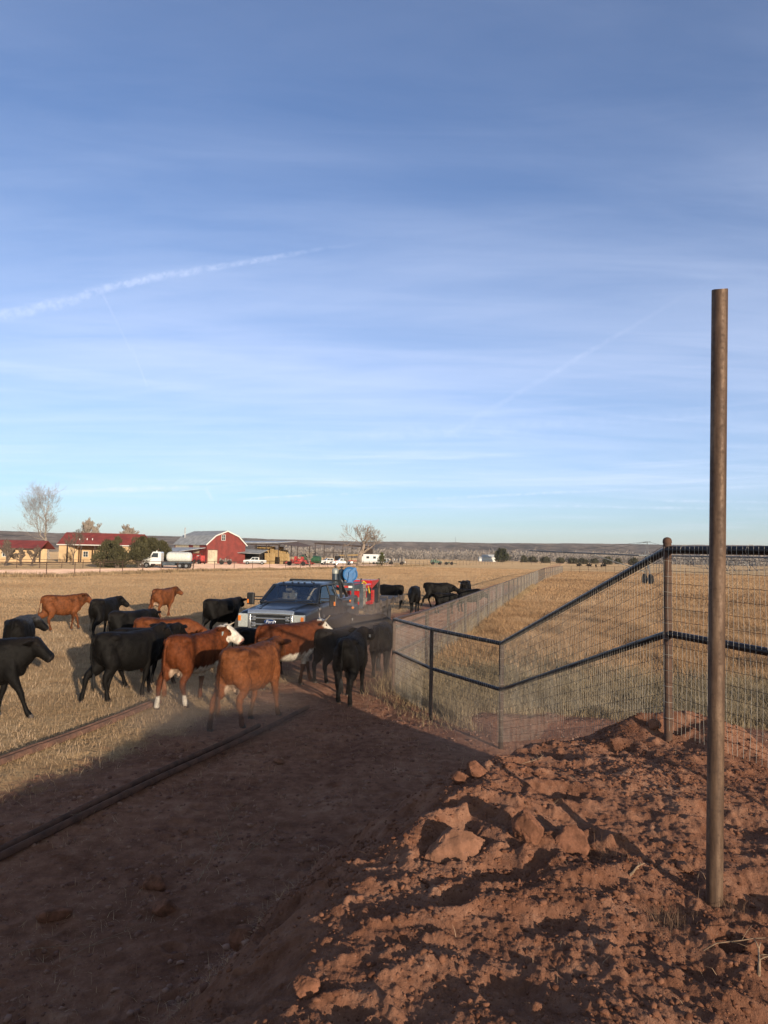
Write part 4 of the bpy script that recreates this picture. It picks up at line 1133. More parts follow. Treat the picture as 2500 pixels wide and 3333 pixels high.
cow('black calf at the left edge, cut by the frame, its head in profile', -45, 12.4, 7, 1.02, nl=30, hpitch=-40, legs=((-10, 0, 0), (10, 0, 0), (-16, 0, 0), (24, 0, 0)), seed=1, fat=1.1)
cow('black cow with greyish back behind the cut off calf, looking right', 66, 17.0, 106, 0.97, nl=26, nyaw=-50, hyaw=-35, hpitch=-42, legs=STAND, seed=2, fat=1.1, grey=True)
cow('reddish brown cow farthest left, stepping right across the straw', 203, 25.7, 47, 0.98, brown=True, nl=34, nyaw=-15, hyaw=-20, hpitch=-42, legs=((-24, 4, 0), (8, 0, 0), (18, 8, 0), (-10, 0, 0)), seed=3, fat=.9, tail=.5, base=(.155, .050, .018))
cow('black cow standing right of the leftmost brown cow', 340, 24.2, 80, 0.98, nl=34, nyaw=-25, hyaw=-25, hpitch=-40, legs=WALK, seed=4, fat=1.0, group='cattle walking along the track')
cow('black cow with lowered head between two others, behind the long brown back', 428, 20.0, 58, 0.95, nl=24, nyaw=10, hyaw=10, hpitch=-35, legs=STAND, seed=5, fat=1.05)
cow('small brown cow farthest back in the straw, white under the belly', 530, 31.4, 72, 0.98, brown=True, nl=36, nyaw=-25, hyaw=-35, hpitch=-38, legs=WALK2, seed=6, white=('udder',), fat=.95, base=(.155, .050, .018))
cow('black cow standing just left of the pickup bonnet', 722, 24.4, 54, 1.02, nl=30, nyaw=15, hyaw=10, hpitch=-30, legs=STAND, seed=7, fat=1.1)
cow('long backed brown cow half hidden behind the black pair', 545, 17.3, 3, 0.99, brown=True, nl=-6, nyaw=6, hpitch=-38, legs=STAND, seed=8, fat=1.05, base=(.150, .044, .015))
cow('big black cow in the middle of the left group, rump towards the camera', 425, 14.2, 52, 1.0, nl=46, nyaw=10, hyaw=-8, hpitch=-42, legs=((-20, 2, 0), (4, 0, 0), (10, 4, 0), (-14, 0, 0)), seed=9, fat=1.0, tail=-.2)
cow('black cow mostly hidden behind the big black one, only ears and legs showing', 478, 15.4, 46, 0.97, nl=34, nyaw=14, hyaw=10, hpitch=-35, legs=WALK, seed=10, tagside=-1)
cow('brown cow with white face, short horns and white socks looking right', 640, 13.8, 64, 1.02, brown=True, nl=46, nyaw=-38, hyaw=-30, hpitch=-36, legs=((-16, 0, 0), (14, 4, 0), (-8, 0, 0), (10, 0, 0)), seed=11, white=('face', 'hsocks', 'belly', 'udder'), fat=.95, horns=(.20, .10, .04, .028), tagside=1, tagcol='tag_grey', base=(.125, .034, .011))
cow('nearest brown cow walking away in the dust, its head turned from the camera', 822, 12.5, 64, 1.02, brown=True, nl=36, nyaw=12, hyaw=0, hpitch=-35, legs=((-18, 4, 0), (14, 6, 0), (-14, 8, 0), (14, 0, 0)), seed=12, fat=.98, white=('udder',), tail=.1, base=(.162, .054, .020))
cow('brown cow with long pale horns and white belly, beside the nearest one', 942, 15.9, 40, 1.04, brown=True, nl=36, nyaw=-12, hyaw=-10, hpitch=-38, legs=((0, 0, 0), (-8, 0, 0), (14, 0, 0), (-14, 0, 0)), seed=13, white=('blaze', 'belly'), fat=1.08, horns=(.40, .16, -.05, .036), tagside=-1, tagcol='tag_grey', base=(.118, .032, .011))
cow('black cow seen from behind right of the horned brown cow, white ear tag', 1146, 14.5, 80, 0.98, nl=42, nyaw=-22, hyaw=0, hpitch=-20, legs=((8, 0, 0), (-8, 0, 0), (-8, 0, 0), (10, 8, 0)), seed=14, fat=.85, tagside=1)
cow('black cow against the end post of the mesh fence, seen from behind', 1246, 17.6, 84, 0.94, nl=20, nyaw=5, hpitch=-30, legs=STAND, seed=15, fat=.9)
cow('dusty black cow in profile beside the trailer, head at the fence end', 1150, 19.4, 8, 0.98, nl=32, nyaw=0, hpitch=-28, legs=WALK, seed=16)
cow('dusty black cow beside the pickup cab with a tag in its ear', 1075, 18.6, 58, 0.98, nl=40, nyaw=0, hpitch=-25, legs=WALK2, seed=17, tagside=1)
cow('black cow hidden in dust beyond the white faced horned head', 1100, 16.6, 50, 0.92, nl=6, nyaw=-5, hpitch=-35, legs=STAND, seed=18)
cow('low black cow directly in front of the pickup bumper', 850, 17.3, 4, 0.84, nl=-4, nyaw=0, hpitch=-38, legs=WALK, seed=19)
gB = 'black cattle bunched behind the trailer'
cow('black cow standing behind the trailer end, its rump to the right', 1272, 39.5, 150, 1.0, gB, nl=10, hpitch=-30, legs=STAND, seed=20)
cow('black cow grazing head down behind the trailer', 1348, 36.8, 262, 1.04, gB, nl=-22, nyaw=-10, hpitch=-60, legs=STAND, seed=21, fat=1.05)
cow('largest black cow in full profile beyond the long fence rail', 1425, 41.0, 3, 1.08, gB, nl=2, hpitch=-32, legs=WALK, seed=22, fat=1.05)
cow('black calf lower down at the fence in front of the profile cow', 1450, 36.6, 12, 0.80, gB, nl=6, hpitch=-30, legs=STAND, seed=23)
cow('black calf facing the camera, farthest up the track', 1514, 47.5, 250, 1.03, gB, nl=30, nyaw=12, hyaw=0, hpitch=-20, legs=STAND, seed=24, tagside=1)
cow('black cow beside the fence rail in front of the calf facing the camera', 1530, 38.2, 10, 0.93, gB, nl=-2, hpitch=-35, legs=STAND, seed=25)
me_, q_ = cow_mesh(nl=-10, hpitch=-45, legs=STAND, vox=.05, seed=30); me_.name = 'body'
gF = 'tiny black cattle at the back of the pasture'
for (px, D, hd_, lb) in ((1884, 255, 5, 'leftmost of the five tiny black cattle on the horizon'), (1918, 250, 175, 'second from the left of the five tiny black cattle on the horizon'), (1940, 250, 250, 'third of the five tiny distant cattle, seen end on'),
                         (1958, 248, 260, 'fourth of the five tiny distant cattle, seen end on'), (1967, 262, 290, 'rightmost of the five tiny distant black cattle')):
    t = thing('cow', lb, 'cow', (W(px, 1830, D).x, D, 0), R(hd_), gF)
    o = bpy.data.objects.new('body', me_); C.objects.link(o); o.parent = t
# ------------------------------------------------------------------ pickup and gooseneck trailer
m_ = mat('truck_paint', (0.009, 0.013, 0.020), 0.38, 0.0, var=0.08, nscale=2, coat=0.25, spec=0.4)
mat('chrome', (0.60, 0.61, 0.63), 0.22, 0.8, var=0.04, nscale=5)
mat('black_trim', (0.014, 0.014, 0.015), 0.5, var=0.1)
mat('tyre', (0.022, 0.02, 0.019), 0.85, var=0.2, bump=0.004, bscale=40)
mat('rim', (0.45, 0.45, 0.46), 0.3, 0.9, var=0.05)
mat('seat_tan', (0.55, 0.46, 0.35), 0.8, var=0.1)
mat('amber', (0.75, 0.20, 0.03), 0.25, var=0.05)
mat('lamp_white', (0.55, 0.57, 0.54), 0.08, 0.25, var=0.08, nscale=40)
mat('blue_badge', (0.012, 0.035, 0.13), 0.2, var=0.03)
mat('white_letter', (0.75, 0.76, 0.78), 0.35, var=0.02)
gl = bpy.data.materials.new('tinted_glass'); gl.use_nodes = True; t = NT(gl.node_tree); gl.node_tree.nodes.clear()
gs = t.n('ShaderNodeBsdfGlossy', {0: (0.9, 0.95, 1, 1), 1: 0.02}); tr = t.n('ShaderNodeBsdfTransparent', {0: (0.72, 0.75, 0.76, 1)})
fr = t.n('ShaderNodeFresnel', {0: 1.55}).outputs[0]; mx = t.n('ShaderNodeMixShader', {0: t.m('MULTIPLY', fr, 0.40, clamp=True), 1: tr.outputs[0], 2: gs.outputs[0]})
t.n('ShaderNodeOutputMaterial', {0: mx.outputs[0]}); MATS['glass'] = gl
gl2 = gl.copy(); gl2.name = 'dark_glass'; [setattr(n.inputs[0], 'default_value', (0.30, 0.36, 0.40, 1)) for n in gl2.node_tree.nodes if n.type == 'BSDF_GLOSSY']; [setattr(n.inputs[0], 'default_value', (0.12, 0.14, 0.15, 1)) for n in gl2.node_tree.nodes if n.type == 'BSDF_TRANSPARENT']; MATS['dark_glass'] = gl2

TA = R(11)
hx, hy = -math.sin(TA), -math.cos(TA)
tr_rz = math.atan2(hy, hx)
fr_c = W(990, 2060, 20.0)                       # front corner on the driver's side
Lx, Ly = -hy, hx                                # the truck's left in plan
org = Vector((fr_c.x - Lx * 0.98, 20.0 - Ly * 0.98, 0.0))
tk = thing('pickup_truck', 'dark blue crew cab pickup with big chrome grille driving at the camera', 'pickup', org, tr_rz)
PM = MATS
def sec(x, zt, zb, hw, e=7.0): return (v3(x, 0, (zt + zb) / 2), v3(1, 0, 0), v3(0, 0, 1), hw, (zt - zb) / 2, (zt - zb) / 2, e)
# bonnet and front wings
m = MB(); m.loft([sec(-.02, 1.20, .60, .93, 9), sec(-.06, 1.25, .56, .965, 8), sec(-.20, 1.285, .55, .985, 8), (sec(-.8, 1.335, .55, 1.0, 8)), sec(-1.45, 1.385, .50, 1.0, 8), sec(-1.56, 1.39, .50, 1.0, 8)], 44)
m.build('bonnet', PM['truck_paint'], tk, smooth=True)
m = MB()
m.loft([sec(-.25, 1.315, 1.2, .42, 5), sec(-.5, 1.36, 1.2, .47, 5), sec(-1.2, 1.42, 1.25, .55, 5), sec(-1.5, 1.43, 1.3, .60, 5)], 24)
m.build('bonnet_bulge', PM['truck_paint'], tk, smooth=True)
m = MB()
m.prism([(-.30, .55, 1.333), (-1.42, .66, 1.405), (-1.42, .60, 1.412), (-.30, .50, 1.337)], (0, 0, 0), (0, 0, .012)); 
m.build('bonnet_crease', PM['truck_paint'], tk)
m = MB(); m.prism([(-.30, -.55, 1.333), (-1.42, -.66, 1.405), (-1.42, -.60, 1.412), (-.30, -.50, 1.337)], (0, 0, 0), (0, 0, .012)); m.build('bonnet_crease', PM['truck_paint'], tk)
# cab lower body
m = MB(); m.loft([sec(-1.57, 1.40, .46, 1.0, 9), sec(-1.62, 1.42, .44, 1.005, 9), sec(-2.8, 1.44, .44, 1.01, 9), sec(-4.10, 1.44, .44, 1.005, 9), sec(-4.14, 1.42, .46, .99, 9)], 44)
m.build('cab', PM['truck_paint'], tk, smooth=True)
# bed
m = MB(); m.loft([sec(-4.20, 1.44, .55, .99, 12), sec(-6.55, 1.44, .55, .99, 12)], 44); m.build('truck_bed', PM['truck_paint'], tk, smooth=True)
for s in (-1, 1):
    m = MB(); m.loft([(v3(-4.75, s * 1.0, .85), v3(1, 0, 0), v3(0, 0, 1), .05, .10, .3, 3), (v3(-4.95, s * 1.03, .85), v3(1, 0, 0), v3(0, 0, 1), .16, .34, .3, 4), (v3(-5.85, s * 1.03, .85), v3(1, 0, 0), v3(0, 0, 1), .16, .34, .3, 4), (v3(-6.1, s * 1.0, .85), v3(1, 0, 0), v3(0, 0, 1), .05, .10, .3, 3)], 20)
    m.build('rear_wing', PM['truck_paint'], tk, smooth=True)
# greenhouse: roof, pillars
WB, WT = (-1.50, 1.40), (-2.32, 1.93)
m = MB(); rf = []
for z, x0, x1, hw in ((1.905, -2.24, -3.86, .765), (1.945, -2.30, -3.82, .755), (1.985, -2.42, -3.72, .70), (2.0, -2.62, -3.52, .60)):
    cx = (x0 + x1) / 2; rf.append((v3(cx, 0, z), v3(0, 0, 1), v3(1, 0, 0), hw, x0 - cx, cx - x1, 7))
m.loft(rf, 40); m.build('roof', PM['truck_paint'], tk, smooth=True)
for s in (-1, 1):
    m = MB(); m.bar((WB[0], s * .89, WB[1]), (-2.27, s * .735, 1.92), .085, .07); m.build('front_pillar', PM['truck_paint'], tk, bevel=.015)
    m = MB(); m.bar((-3.02, s * .925, 1.42), (-2.98, s * .775, 1.93), .09, .05, up=(0, 1, 0)); m.build('middle_pillar', PM['black_trim'], tk, bevel=.01)
    m = MB(); m.prism([(-3.72, s * .925, 1.42), (-4.12, s * .90, 1.42), (-3.90, s * .75, 1.93), (-3.62, s * .765, 1.93)], (0, 0, 0), (0, -s * .05, 0)); m.build('rear_pillar', PM['truck_paint'], tk, bevel=.01)
    m = MB(); m.bar((-2.25, s * .752, 1.925), (-3.85, s * .752, 1.925), .05, .05); m.build('roof_rail', PM['truck_paint'], tk, bevel=.012)
    # side windows
    for nm, q in (('front_window', [(-1.72, 1.435), (-2.34, 1.885), (-2.93, 1.895), (-2.97, 1.435)]), ('rear_window', [(-3.07, 1.435), (-3.04, 1.895), (-3.55, 1.885), (-3.72, 1.72), (-3.76, 1.435)])):
        yy = lambda z: s * (.925 - (z - 1.42) / .51 * .155)
        m = MB(); m.prism([(x, yy(z), z) for x, z in q], (0, 0, 0), (0, s * .006, 0)); m.build(nm, PM['dark_glass'], tk)
    m = MB(); m.bar((-3.60, yy(1.88) + s * .01, 1.88), (-3.80, yy(1.45) + s * .01, 1.45), .016, .012); m.build('chrome_strip', PM['chrome'], tk)
    for x in (-1.66, -2.99, -3.86):
        m = MB(); m.bar((x, s * 1.008, 1.40), (x, s * 1.008, .55), .012, .012); m.build('door_seam', PM['black_trim'], tk)
    for x in (-2.75, -3.62):
        m = MB(); m.box((x, s * 1.025, 1.22), (.20, .03, .035)); m.build('door_handle', PM['truck_paint'], tk, bevel=.01)
    # wheels
    for x in (-.98, -5.40):
        wl = MB(); wl.lathe([(.26, -.13), (.36, -.145), (.405, -.11), (.41, 0), (.405, .11), (.36, .145), (.26, .13)], (x, s * .87, .41), 28, 'y')
        tw = wl.build('tyre', PM['tyre'], tk, smooth=True)
        wl = MB(); wl.lathe([(.001, s * .09), (.08, s * .10), (.10, s * .06), (.22, s * .05), (.25, s * .13), (.265, s * .135), (.265, -s * .1)], (x, s * .87, .41), 24, 'y'); wl.build('rim', PM['rim'], tw, smooth=True)
    m = MB(); m.tube([(-.98 + .50 * math.cos(a), s * 1.0, .45 + .50 * math.sin(a)) for a in np.linspace(-.2, 3.3, 18)], .045, 8); m.build('wheel_arch', PM['truck_paint'], tk, smooth=True)
    m = MB(); m.lathe([(.001, -.02), (.44, -.02), (.44, .02), (.001, .02)], (-.98, s * .99, .47), 26, 'y'); m.build('wheel_well', PM['black_trim'], tk)
    # tow mirrors
    m = MB(); m.box((-1.78, s * 1.32, 1.50), (.13, .23, .36)); mh = m.build('mirror', PM['black_trim'], tk, bevel=.03)
    m = MB(); m.box((-1.712, s * 1.385, 1.42), (.012, .05, .12)); m.build('mirror_lamp', PM['amber'], mh)
    m = MB(); m.bar((-1.80, s * .93, 1.47), (-1.78, s * 1.25, 1.47), .05, .035); m.build('mirror_arm', PM['black_trim'], tk)
    m = MB(); m.bar((-1.80, s * .93, 1.56), (-1.78, s * 1.25, 1.56), .04, .03); m.build('mirror_arm', PM['black_trim'], tk)
    # headlamps
    m = MB(); m.box((-.035, s * .815, 1.0), (.17, .31, .38)); hl = m.build('headlight', PM['lamp_white'], tk, bevel=.02)
    m = MB(); m.lathe([(.001, .0), (.075, .0), (.085, .012), (.085, -.02)], (.052, s * .79, 1.07), 16, 'x'); m.build('reflector', PM['lamp_white'], hl, smooth=True)
    m = MB(); m.lathe([(.001, .0), (.065, .0), (.072, .012), (.072, -.02)], (.052, s * .80, .90), 16, 'x'); m.build('reflector', PM['lamp_white'], hl, smooth=True)
    m = MB(); m.box((.012, s * .925, 1.06), (.10, .085, .15)); m.build('indicator', PM['amber'], hl, bevel=.01)
    # fender emblem
    m = MB(); m.box((-1.45, s * 1.012, 1.27), (.20, .012, .075)); m.build('side_emblem', PM['chrome'], tk, bevel=.004)
    m = MB(); q = v3(-1.86, s * 1.018, 1.02); 
    m.bar(q + v3(-.04, 0, -.06), q + v3(.04, 0, .06), .02, .01, up=(0, 1, 0)); m.bar(q + v3(-.04, s * .006, .03), q + v3(.04, s * .006, -.03), .02, .01, up=(0, 1, 0)); m.build('side_emblem', PM['chrome'], tk)
m = MB(); m.prism([(-1.515, -.84, 1.43), (-1.515, .84, 1.43), (-2.26, .70, 1.905), (-2.26, -.70, 1.905)], (0, 0, 0), (.004, 0, .006)); m.build('windscreen', PM['glass'], tk)
m = MB(); m.prism([(-4.06, -.80, 1.46), (-4.06, .80, 1.46), (-3.88, .68, 1.89), (-3.88, -.68, 1.89)], (0, 0, 0), (-.004, 0, .002)); m.build('back_window', PM['dark_glass'], tk)
m = MB(); m.box((-1.52, 0, 1.425), (.14, 1.72, .03)); m.build('cowl', PM['black_trim'], tk)
for y in (-.45, .25):
    m = MB(); m.bar((-1.55, y, 1.46), (-1.60, y + .62, 1.495), .010, .012); m.build('wiper', PM['black_trim'], tk)
for y in (-.5, -.2, .0, .2, .5):
    m = MB(); m.box((-2.44, y, 2.005), (.10, .05, .025)); m.build('roof_marker', PM['black_trim'], tk, bevel=.01)
m = MB(); m.cyl((-2.75, .35, 1.99), .03, .035, 10); m.build('antenna_base', PM['black_trim'], tk)
# interior
m = MB(); m.box((-1.92, 0, 1.42), (.45, 1.60, .10)); m.build('dashboard', PM['black_trim'], tk, bevel=.04)
m = MB(); m.tube([(-2.18 + .05 * math.sin(a), .40 + .19 * math.cos(a), 1.46 + .17 * math.sin(a)) for a in np.linspace(0, 6.29, 20)], .015, 6, cap=False); m.build('steering_wheel', PM['black_trim'], tk)
for y in (-.40, .40):
    m = MB(); m.loft([(v3(-2.78, y, 1.25), v3(0, 0, 1), v3(1, 0, 0), .25, .08, .08, 4), (v3(-2.82, y, 1.66), v3(0, 0, 1), v3(1, 0, 0), .24, .06, .06, 4)], 16); st_ = m.build('front_seat', PM['seat_tan'], tk, smooth=True)
    m = MB(); m.box((-2.84, y, 1.74), (.12, .28, .18)); m.build('headrest', PM['seat_tan'], st_, bevel=.03)
m = MB(); m.box((-3.0, 0, 1.447), (1.5, 1.6, .012)); m.build('cabin_trim', PM['seat_tan'], tk)
m = MB(); m.box((-3.65, 0, 1.40), (.2, 1.4, .42)); m.build('back_seat', PM['seat_tan'], tk, bevel=.05)
m = MB(); m.box((-2.20, 0, 1.80), (.03, .24, .07)); m.build('rear_view_mirror', PM['black_trim'], tk, bevel=.01)
m = MB(); m.bar((-2.2, 0, 1.76), (-2.2, 0.0, 1.66), .01); m.ball((-2.2, 0, 1.62), (.02, .035, .05)); m.build('hanging_charm', PM['white_letter'], tk)
# grille
gx = .05
m = MB()
m.loft([(v3(gx - .02, -.68, 1.215), v3(0, 1, 0), v3(-.5, 0, 1), .05, .085, .06, 3), (v3(gx + .01, -.4, 1.225), v3(0, 1, 0), v3(-.5, 0, 1), .06, .10, .06, 3), (v3(gx + .02, 0, 1.23), v3(0, 1, 0), v3(-.5, 0, 1), .06, .10, .06, 3), (v3(gx + .01, .4, 1.225), v3(0, 1, 0), v3(-.5, 0, 1), .06, .10, .06, 3), (v3(gx - .02, .68, 1.215), v3(0, 1, 0), v3(-.5, 0, 1), .05, .085, .06, 3)], 16); m.box((gx - .03, 0, .775), (.12, 1.26, .05))
for s in (-1, 1): m.box((gx - .03, s * .62, .99), (.12, .085, .46))
m.build('grille_surround', PM['chrome'], tk, bevel=.02, smooth=True)
m = MB(); m.box((gx - .07, 0, .99), (.06, 1.16, .40)); m.build('grille_mesh', PM['black_trim'], tk)
m = MB()
for z in np.linspace(.83, 1.15, 9): m.bar((gx - .032, -.56, z), (gx - .032, .56, z), .012, .010)
tag(m.build('grille_slats', PM['black_trim'], tk), kind='stuff')
for z, h_ in ((1.075, .045), (.905, .045)):
    m = MB(); m.box((gx + .0, 0, z), (.05, 1.06, h_)); m.build('grille_bar', PM['chrome'], tk, bevel=.012)
for s in (-1, 1):
    for z in (1.115, 1.03, .94, .86):
        m = MB(); m.box((gx + .005, s * .50, z), (.05, .12, .05)); m.build('grille_tab', PM['chrome'], tk, bevel=.015)
m = MB(); m.lathe([(.001, .012), (.95, .012), (1.0, 0), (1.0, -.02), (.001, -.02)], (0, 0, 0), 36, 'x')
bd = m.build('badge_rim', PM['chrome'], tk, smooth=True); 
for v in bd.data.vertices: v.co = (v.co.x + gx + .045, v.co.y * .178, v.co.z * .080 + .985)
m = MB(); m.lathe([(.001, .004), (1.0, .004), (1.0, -.004), (.001, -.004)], (0, 0, 0), 36, 'x')
bb = m.build('badge', PM['blue_badge'], tk, smooth=True)
for v in bb.data.vertices: v.co = (v.co.x + gx + .060, v.co.y * .163, v.co.z * .067 + .985)
TM = Matrix.Translation((gx + .066, 0, .985)) @ Matrix(((0, 0, 1, 0), (1, 0, 0, 0), (0, 1, 0, 0), (0, 0, 0, 1)))
tx = text_part('Ford', 'badge_lettering', PM['white_letter'], tk, .125, TM, .002, 0.35)
# bumper
m = MB(); m.loft([(v3(-.02, -1.0, .58), v3(0, 1, 0), v3(0, 0, 1), .05, .13, .13, 4), (v3(.10, -.85, .58), v3(0, 1, 0), v3(0, 0, 1), .08, .15, .15, 4), (v3(.14, 0, .58), v3(0, 1, 0), v3(0, 0, 1), .08, .15, .15, 4), (v3(.10, .85, .58), v3(0, 1, 0), v3(0, 0, 1), .08, .15, .15, 4), (v3(-.02, 1.0, .58), v3(0, 1, 0), v3(0, 0, 1), .05, .13, .13, 4)], 20)
m.build('front_bumper', PM['black_trim'], tk, smooth=True)
# headache rack over the bed
m = MB()
for s in (-1, 1):
    m.bar((-4.30, s * .93, 1.44), (-4.30, s * .86, 2.02), .09, .07); m.bar((-4.30, s * .88, 2.0), (-5.0, s * .95, 1.46), .09, .05)
m.bar((-4.30, -.9, 2.02), (-4.30, .9, 2.02), .08, .06)
m.build('bed_rack', PM['black_trim'], tk)

# trailer
mat('grey_steel', (0.085, 0.105, 0.125), 0.5, 0.3, var=0.2, nscale=4, bump=0.001, bscale=60)
mat('deck_steel', (0.11, 0.085, 0.07), 0.75, 0.2, var=0.3, nscale=5, bump=0.003, bscale=30)
mat('red_paint', (0.50, 0.012, 0.018), 0.35, var=0.08, coat=.5)
mat('red_tape', (0.55, 0.05, 0.04), 0.4, var=0.05)
mat('white_tape', (0.72, 0.72, 0.70), 0.4, var=0.05)
mat('reel_blue', (0.018, 0.13, 0.33), 0.5, var=0.08)
mat('cyl_grey', (0.30, 0.31, 0.28), 0.4, 0.1, var=0.1)
mat('cyl_dark', (0.035, 0.05, 0.07), 0.4, var=0.1)
mat('yellow_strap', (0.62, 0.42, 0.03), 0.6, var=0.1)
mat('junk', (0.30, 0.26, 0.22), 0.7, var=0.4, nscale=12, col2=(0.08, 0.06, 0.05))
tb = TA + R(0)
tro = org + Vector((-hx * 4.9, -hy * 4.9, 0))
tl = thing('gooseneck_trailer', 'grey steel gooseneck welding trailer hitched behind the dark pickup', 'trailer', tro, tr_rz)
def bx(x0, x1, y0, y1, z0, z1, nm, mm, par=tl, bev=0.0):
    m = MB(); m.b2(x0, x1, y0, y1, z0, z1); return m.build(nm, PM[mm], par, bevel=bev)
bx(-.10, .0, -1.22, 1.22, 1.66, 1.90, 'neck_beam', 'grey_steel', bev=.01)
bx(-1.45, -.104, 1.12, 1.22, 1.70, 1.86, 'neck_side_beam', 'grey_steel', bev=.01)
bx(-1.45, -.104, -1.22, -1.12, 1.70, 1.86, 'neck_side_beam', 'grey_steel', bev=.01)
bx(-1.45, -.02, -1.24, 1.24, 1.905, 1.93, 'neck_platform', 'grey_steel')
n_ = 6
for i in range(n_):
    y0 = .30 + i * .145
    bx(.0015, .006, y0, y0 + .14, 1.76, 1.83, 'reflective_tape', ('red_tape', 'white_tape')[i % 2])
for s in (-1, 1):
    m = MB(); m.bar((-.06, s * 1.17, 1.66), (-.06, s * 1.17, 1.18), .09, .09); m.build('neck_upright', PM['grey_steel'], tl)
    m = MB(); m.bar((-1.42, s * 1.17, 1.70), (-1.42, s * 1.17, .95), .12, .12); m.build('neck_upright', PM['grey_steel'], tl)
bx(-.10, -.02, -1.22, 1.22, 1.15, 1.24, 'lower_crossbar', 'grey_steel')
bx(-1.36, -.15, -1.10, 1.10, 1.00, 1.06, 'tool_shelf', 'deck_steel')
m = MB(); m.bar((-.2, 0, 1.64), (-.35, 0, 1.50), .2, .2); m.cyl((-.35, 0, .9), .08, .7, 12); m.build('hitch_neck', PM['grey_steel'], tl)
m = MB(); m.lathe([(.001, 0), (.035, 0), (.035, .02), (.001, .025)], (.0, 1.10, 1.32), 14, 'x'); m.build('marker_lamp', PM['amber'], tl)
m = MB(); m.lathe([(.001, 0), (.045, 0), (.045, .02), (.001, .025)], (-.0, 1.20, 1.08), 14, 'x'); m.build('marker_lamp', PM['amber'], tl)
bx(-10.5, -1.5, -1.24, 1.24, .86, .95, 'deck', 'deck_steel')
bx(-10.5, -1.5, 1.245, 1.30, .80, 1.02, 'side_rail', 'deck_steel'); bx(-10.5, -1.5, -1.30, -1.245, .80, 1.02, 'side_rail', 'deck_steel')
for x in (-1.6, -3.0, -4.4, -5.8, -7.2, -8.6, -10.0):
    bx(x - .03, x + .03, 1.302, 1.36, .70, 1.10, 'stake_pocket', 'deck_steel')
bx(-2.3, -2.2, 1.05, 1.15, .95, 1.80, 'stake', 'junk'); bx(-2.3, -2.2, .2, .3, .95, 1.80, 'stake', 'junk')
bx(-2.32, -2.305, .0, 1.2, 1.55, 1.66, 'stake_board', 'junk'); bx(-2.32, -2.305, .0, 1.2, 1.15, 1.3, 'stake_board', 'junk')
for x in (-6.2, -7.2):
    for s in (-1, 1):
        w_ = MB(); w_.lathe([(.2, -.12), (.36, -.13), (.40, -.09), (.40, .09), (.36, .13), (.2, .12)], (x, s * 1.05, .40), 20, 'y'); w1 = w_.build('tyre', PM['tyre'], tl, smooth=True)
        w_ = MB(); w_.lathe([(.001, s * .05), (.19, s * .05), (.21, s * .11), (.21, -s * .11), (.001, -s * .11)], (x, s * 1.05, .40), 16, 'y'); w_.build('rim', PM['rim'], w1, smooth=True)
bx(-5.4, -4.2, .75, 1.2, .38, .84, 'under_tool_box', 'deck_steel', bev=.01)
for x in (-2.6, -3.4):
    bx(x - .04, x + .04, 1.1, 1.2, .2, .86, 'landing_leg', 'deck_steel')
def on_trailer(x, y, z=0.0):
    return tro + Matrix.Rotation(tr_rz, 3, 'Z') @ Vector((x, y, z))
def tthing(name, label, cat, x, y, z, grp=None, rz=0.0): return thing(name, label, cat, on_trailer(x, y, z), tr_rz + rz, grp)
for (y, col, lb, h_) in ((.45, 'cyl_grey', 'grey gas cylinder with dark lower half standing on the trailer neck', .50), (.66, 'cyl_dark', 'dark gas cylinder behind the grey one on the trailer neck', .47)):
    c = tthing('gas_cylinder', lb, 'gas cylinder', -.35 if col == 'cyl_grey' else -.42, y, 1.931)
    m = MB(); m.lathe([(.001, 0), (.115, 0), (.115, .30), (.001, .30)], (0, 0, 0), 20); m.build('lower_body', PM['cyl_dark'], c, smooth=True)
    m = MB(); m.lathe([(.001, .301), (.115, .301), (.115, h_ - .09), (.10, h_ - .04), (.06, h_ - .01), (.03, h_), (.001, h_)], (0, 0, 0), 20); m.build('upper_body', PM[col], c, smooth=True)
    m = MB(); m.cyl((0, 0, h_ + .001), .022, .07, 10); m.cyl((0, -.06, h_ + .05), .012, .12, 8, axis='y'); m.cyl((0, 0, h_ + .071), .035, .02, 10); m.build('valve', PM['black_trim'], c)
rl = tthing('hose_reel', 'bright blue hose reel standing on the trailer neck', 'hose reel', -.30, 1.0, 1.931, rz=R(18)); rl.scale = (.88,) * 3
for xx in (-.16, .10):
    m = MB(); m.tube([(xx, .265 * math.cos(a), .33 + .265 * math.sin(a)) for a in np.linspace(0, 6.2832, 33)], .036, 8, cap=False); m.lathe([(.02, -.012), (.15, -.02), (.15, .02), (.02, .012)], (xx, 0, .33), 28, 'x'); m.lathe([(.14, -.008), (.255, -.008), (.255, .008), (.14, .008)], (xx, 0, .33), 28, 'x'); m.build('reel_flange', PM['reel_blue'], rl, smooth=True)
m = MB(); m.cyl((-.14, 0, .33), .17, .22, 24, axis='x'); m.build('drum', PM['black_trim'], rl, smooth=True)
m = MB(); m.prism([(.14, -.10, 0), (.14, .10, 0), (.14, .07, .33), (.14, .26, .56), (.14, .17, .63), (.14, -.06, .42)], (0, 0, 0), (.03, 0, 0)); m.build('reel_arm', PM['reel_blue'], rl, bevel=.01)
m = MB(); m.b2(-.20, .17, -.12, .12, 0, .03); m.build('foot_plate', PM['reel_blue'], rl)
wd = tthing('welder', 'bright red welding machine behind the hose reel on the trailer', 'welder', -2.9, .75, .951)
m = MB(); m.b2(-.50, .50, -.38, .38, .05, .85); m.build('housing', PM['red_paint'], wd, bevel=.04)
m = MB(); [m.b2(-.4 + i * .1, -.34 + i * .1, .381, .39, .2, .7) for i in range(8)]; tag(m.build('vent_slots', PM['black_trim'], wd), kind='stuff')
m = MB(); m.tube([(.2, .1, .86), (.2, .1, 1.0), (.1, .1, 1.03)], .03, 8); m.build('exhaust', PM['black_trim'], wd)
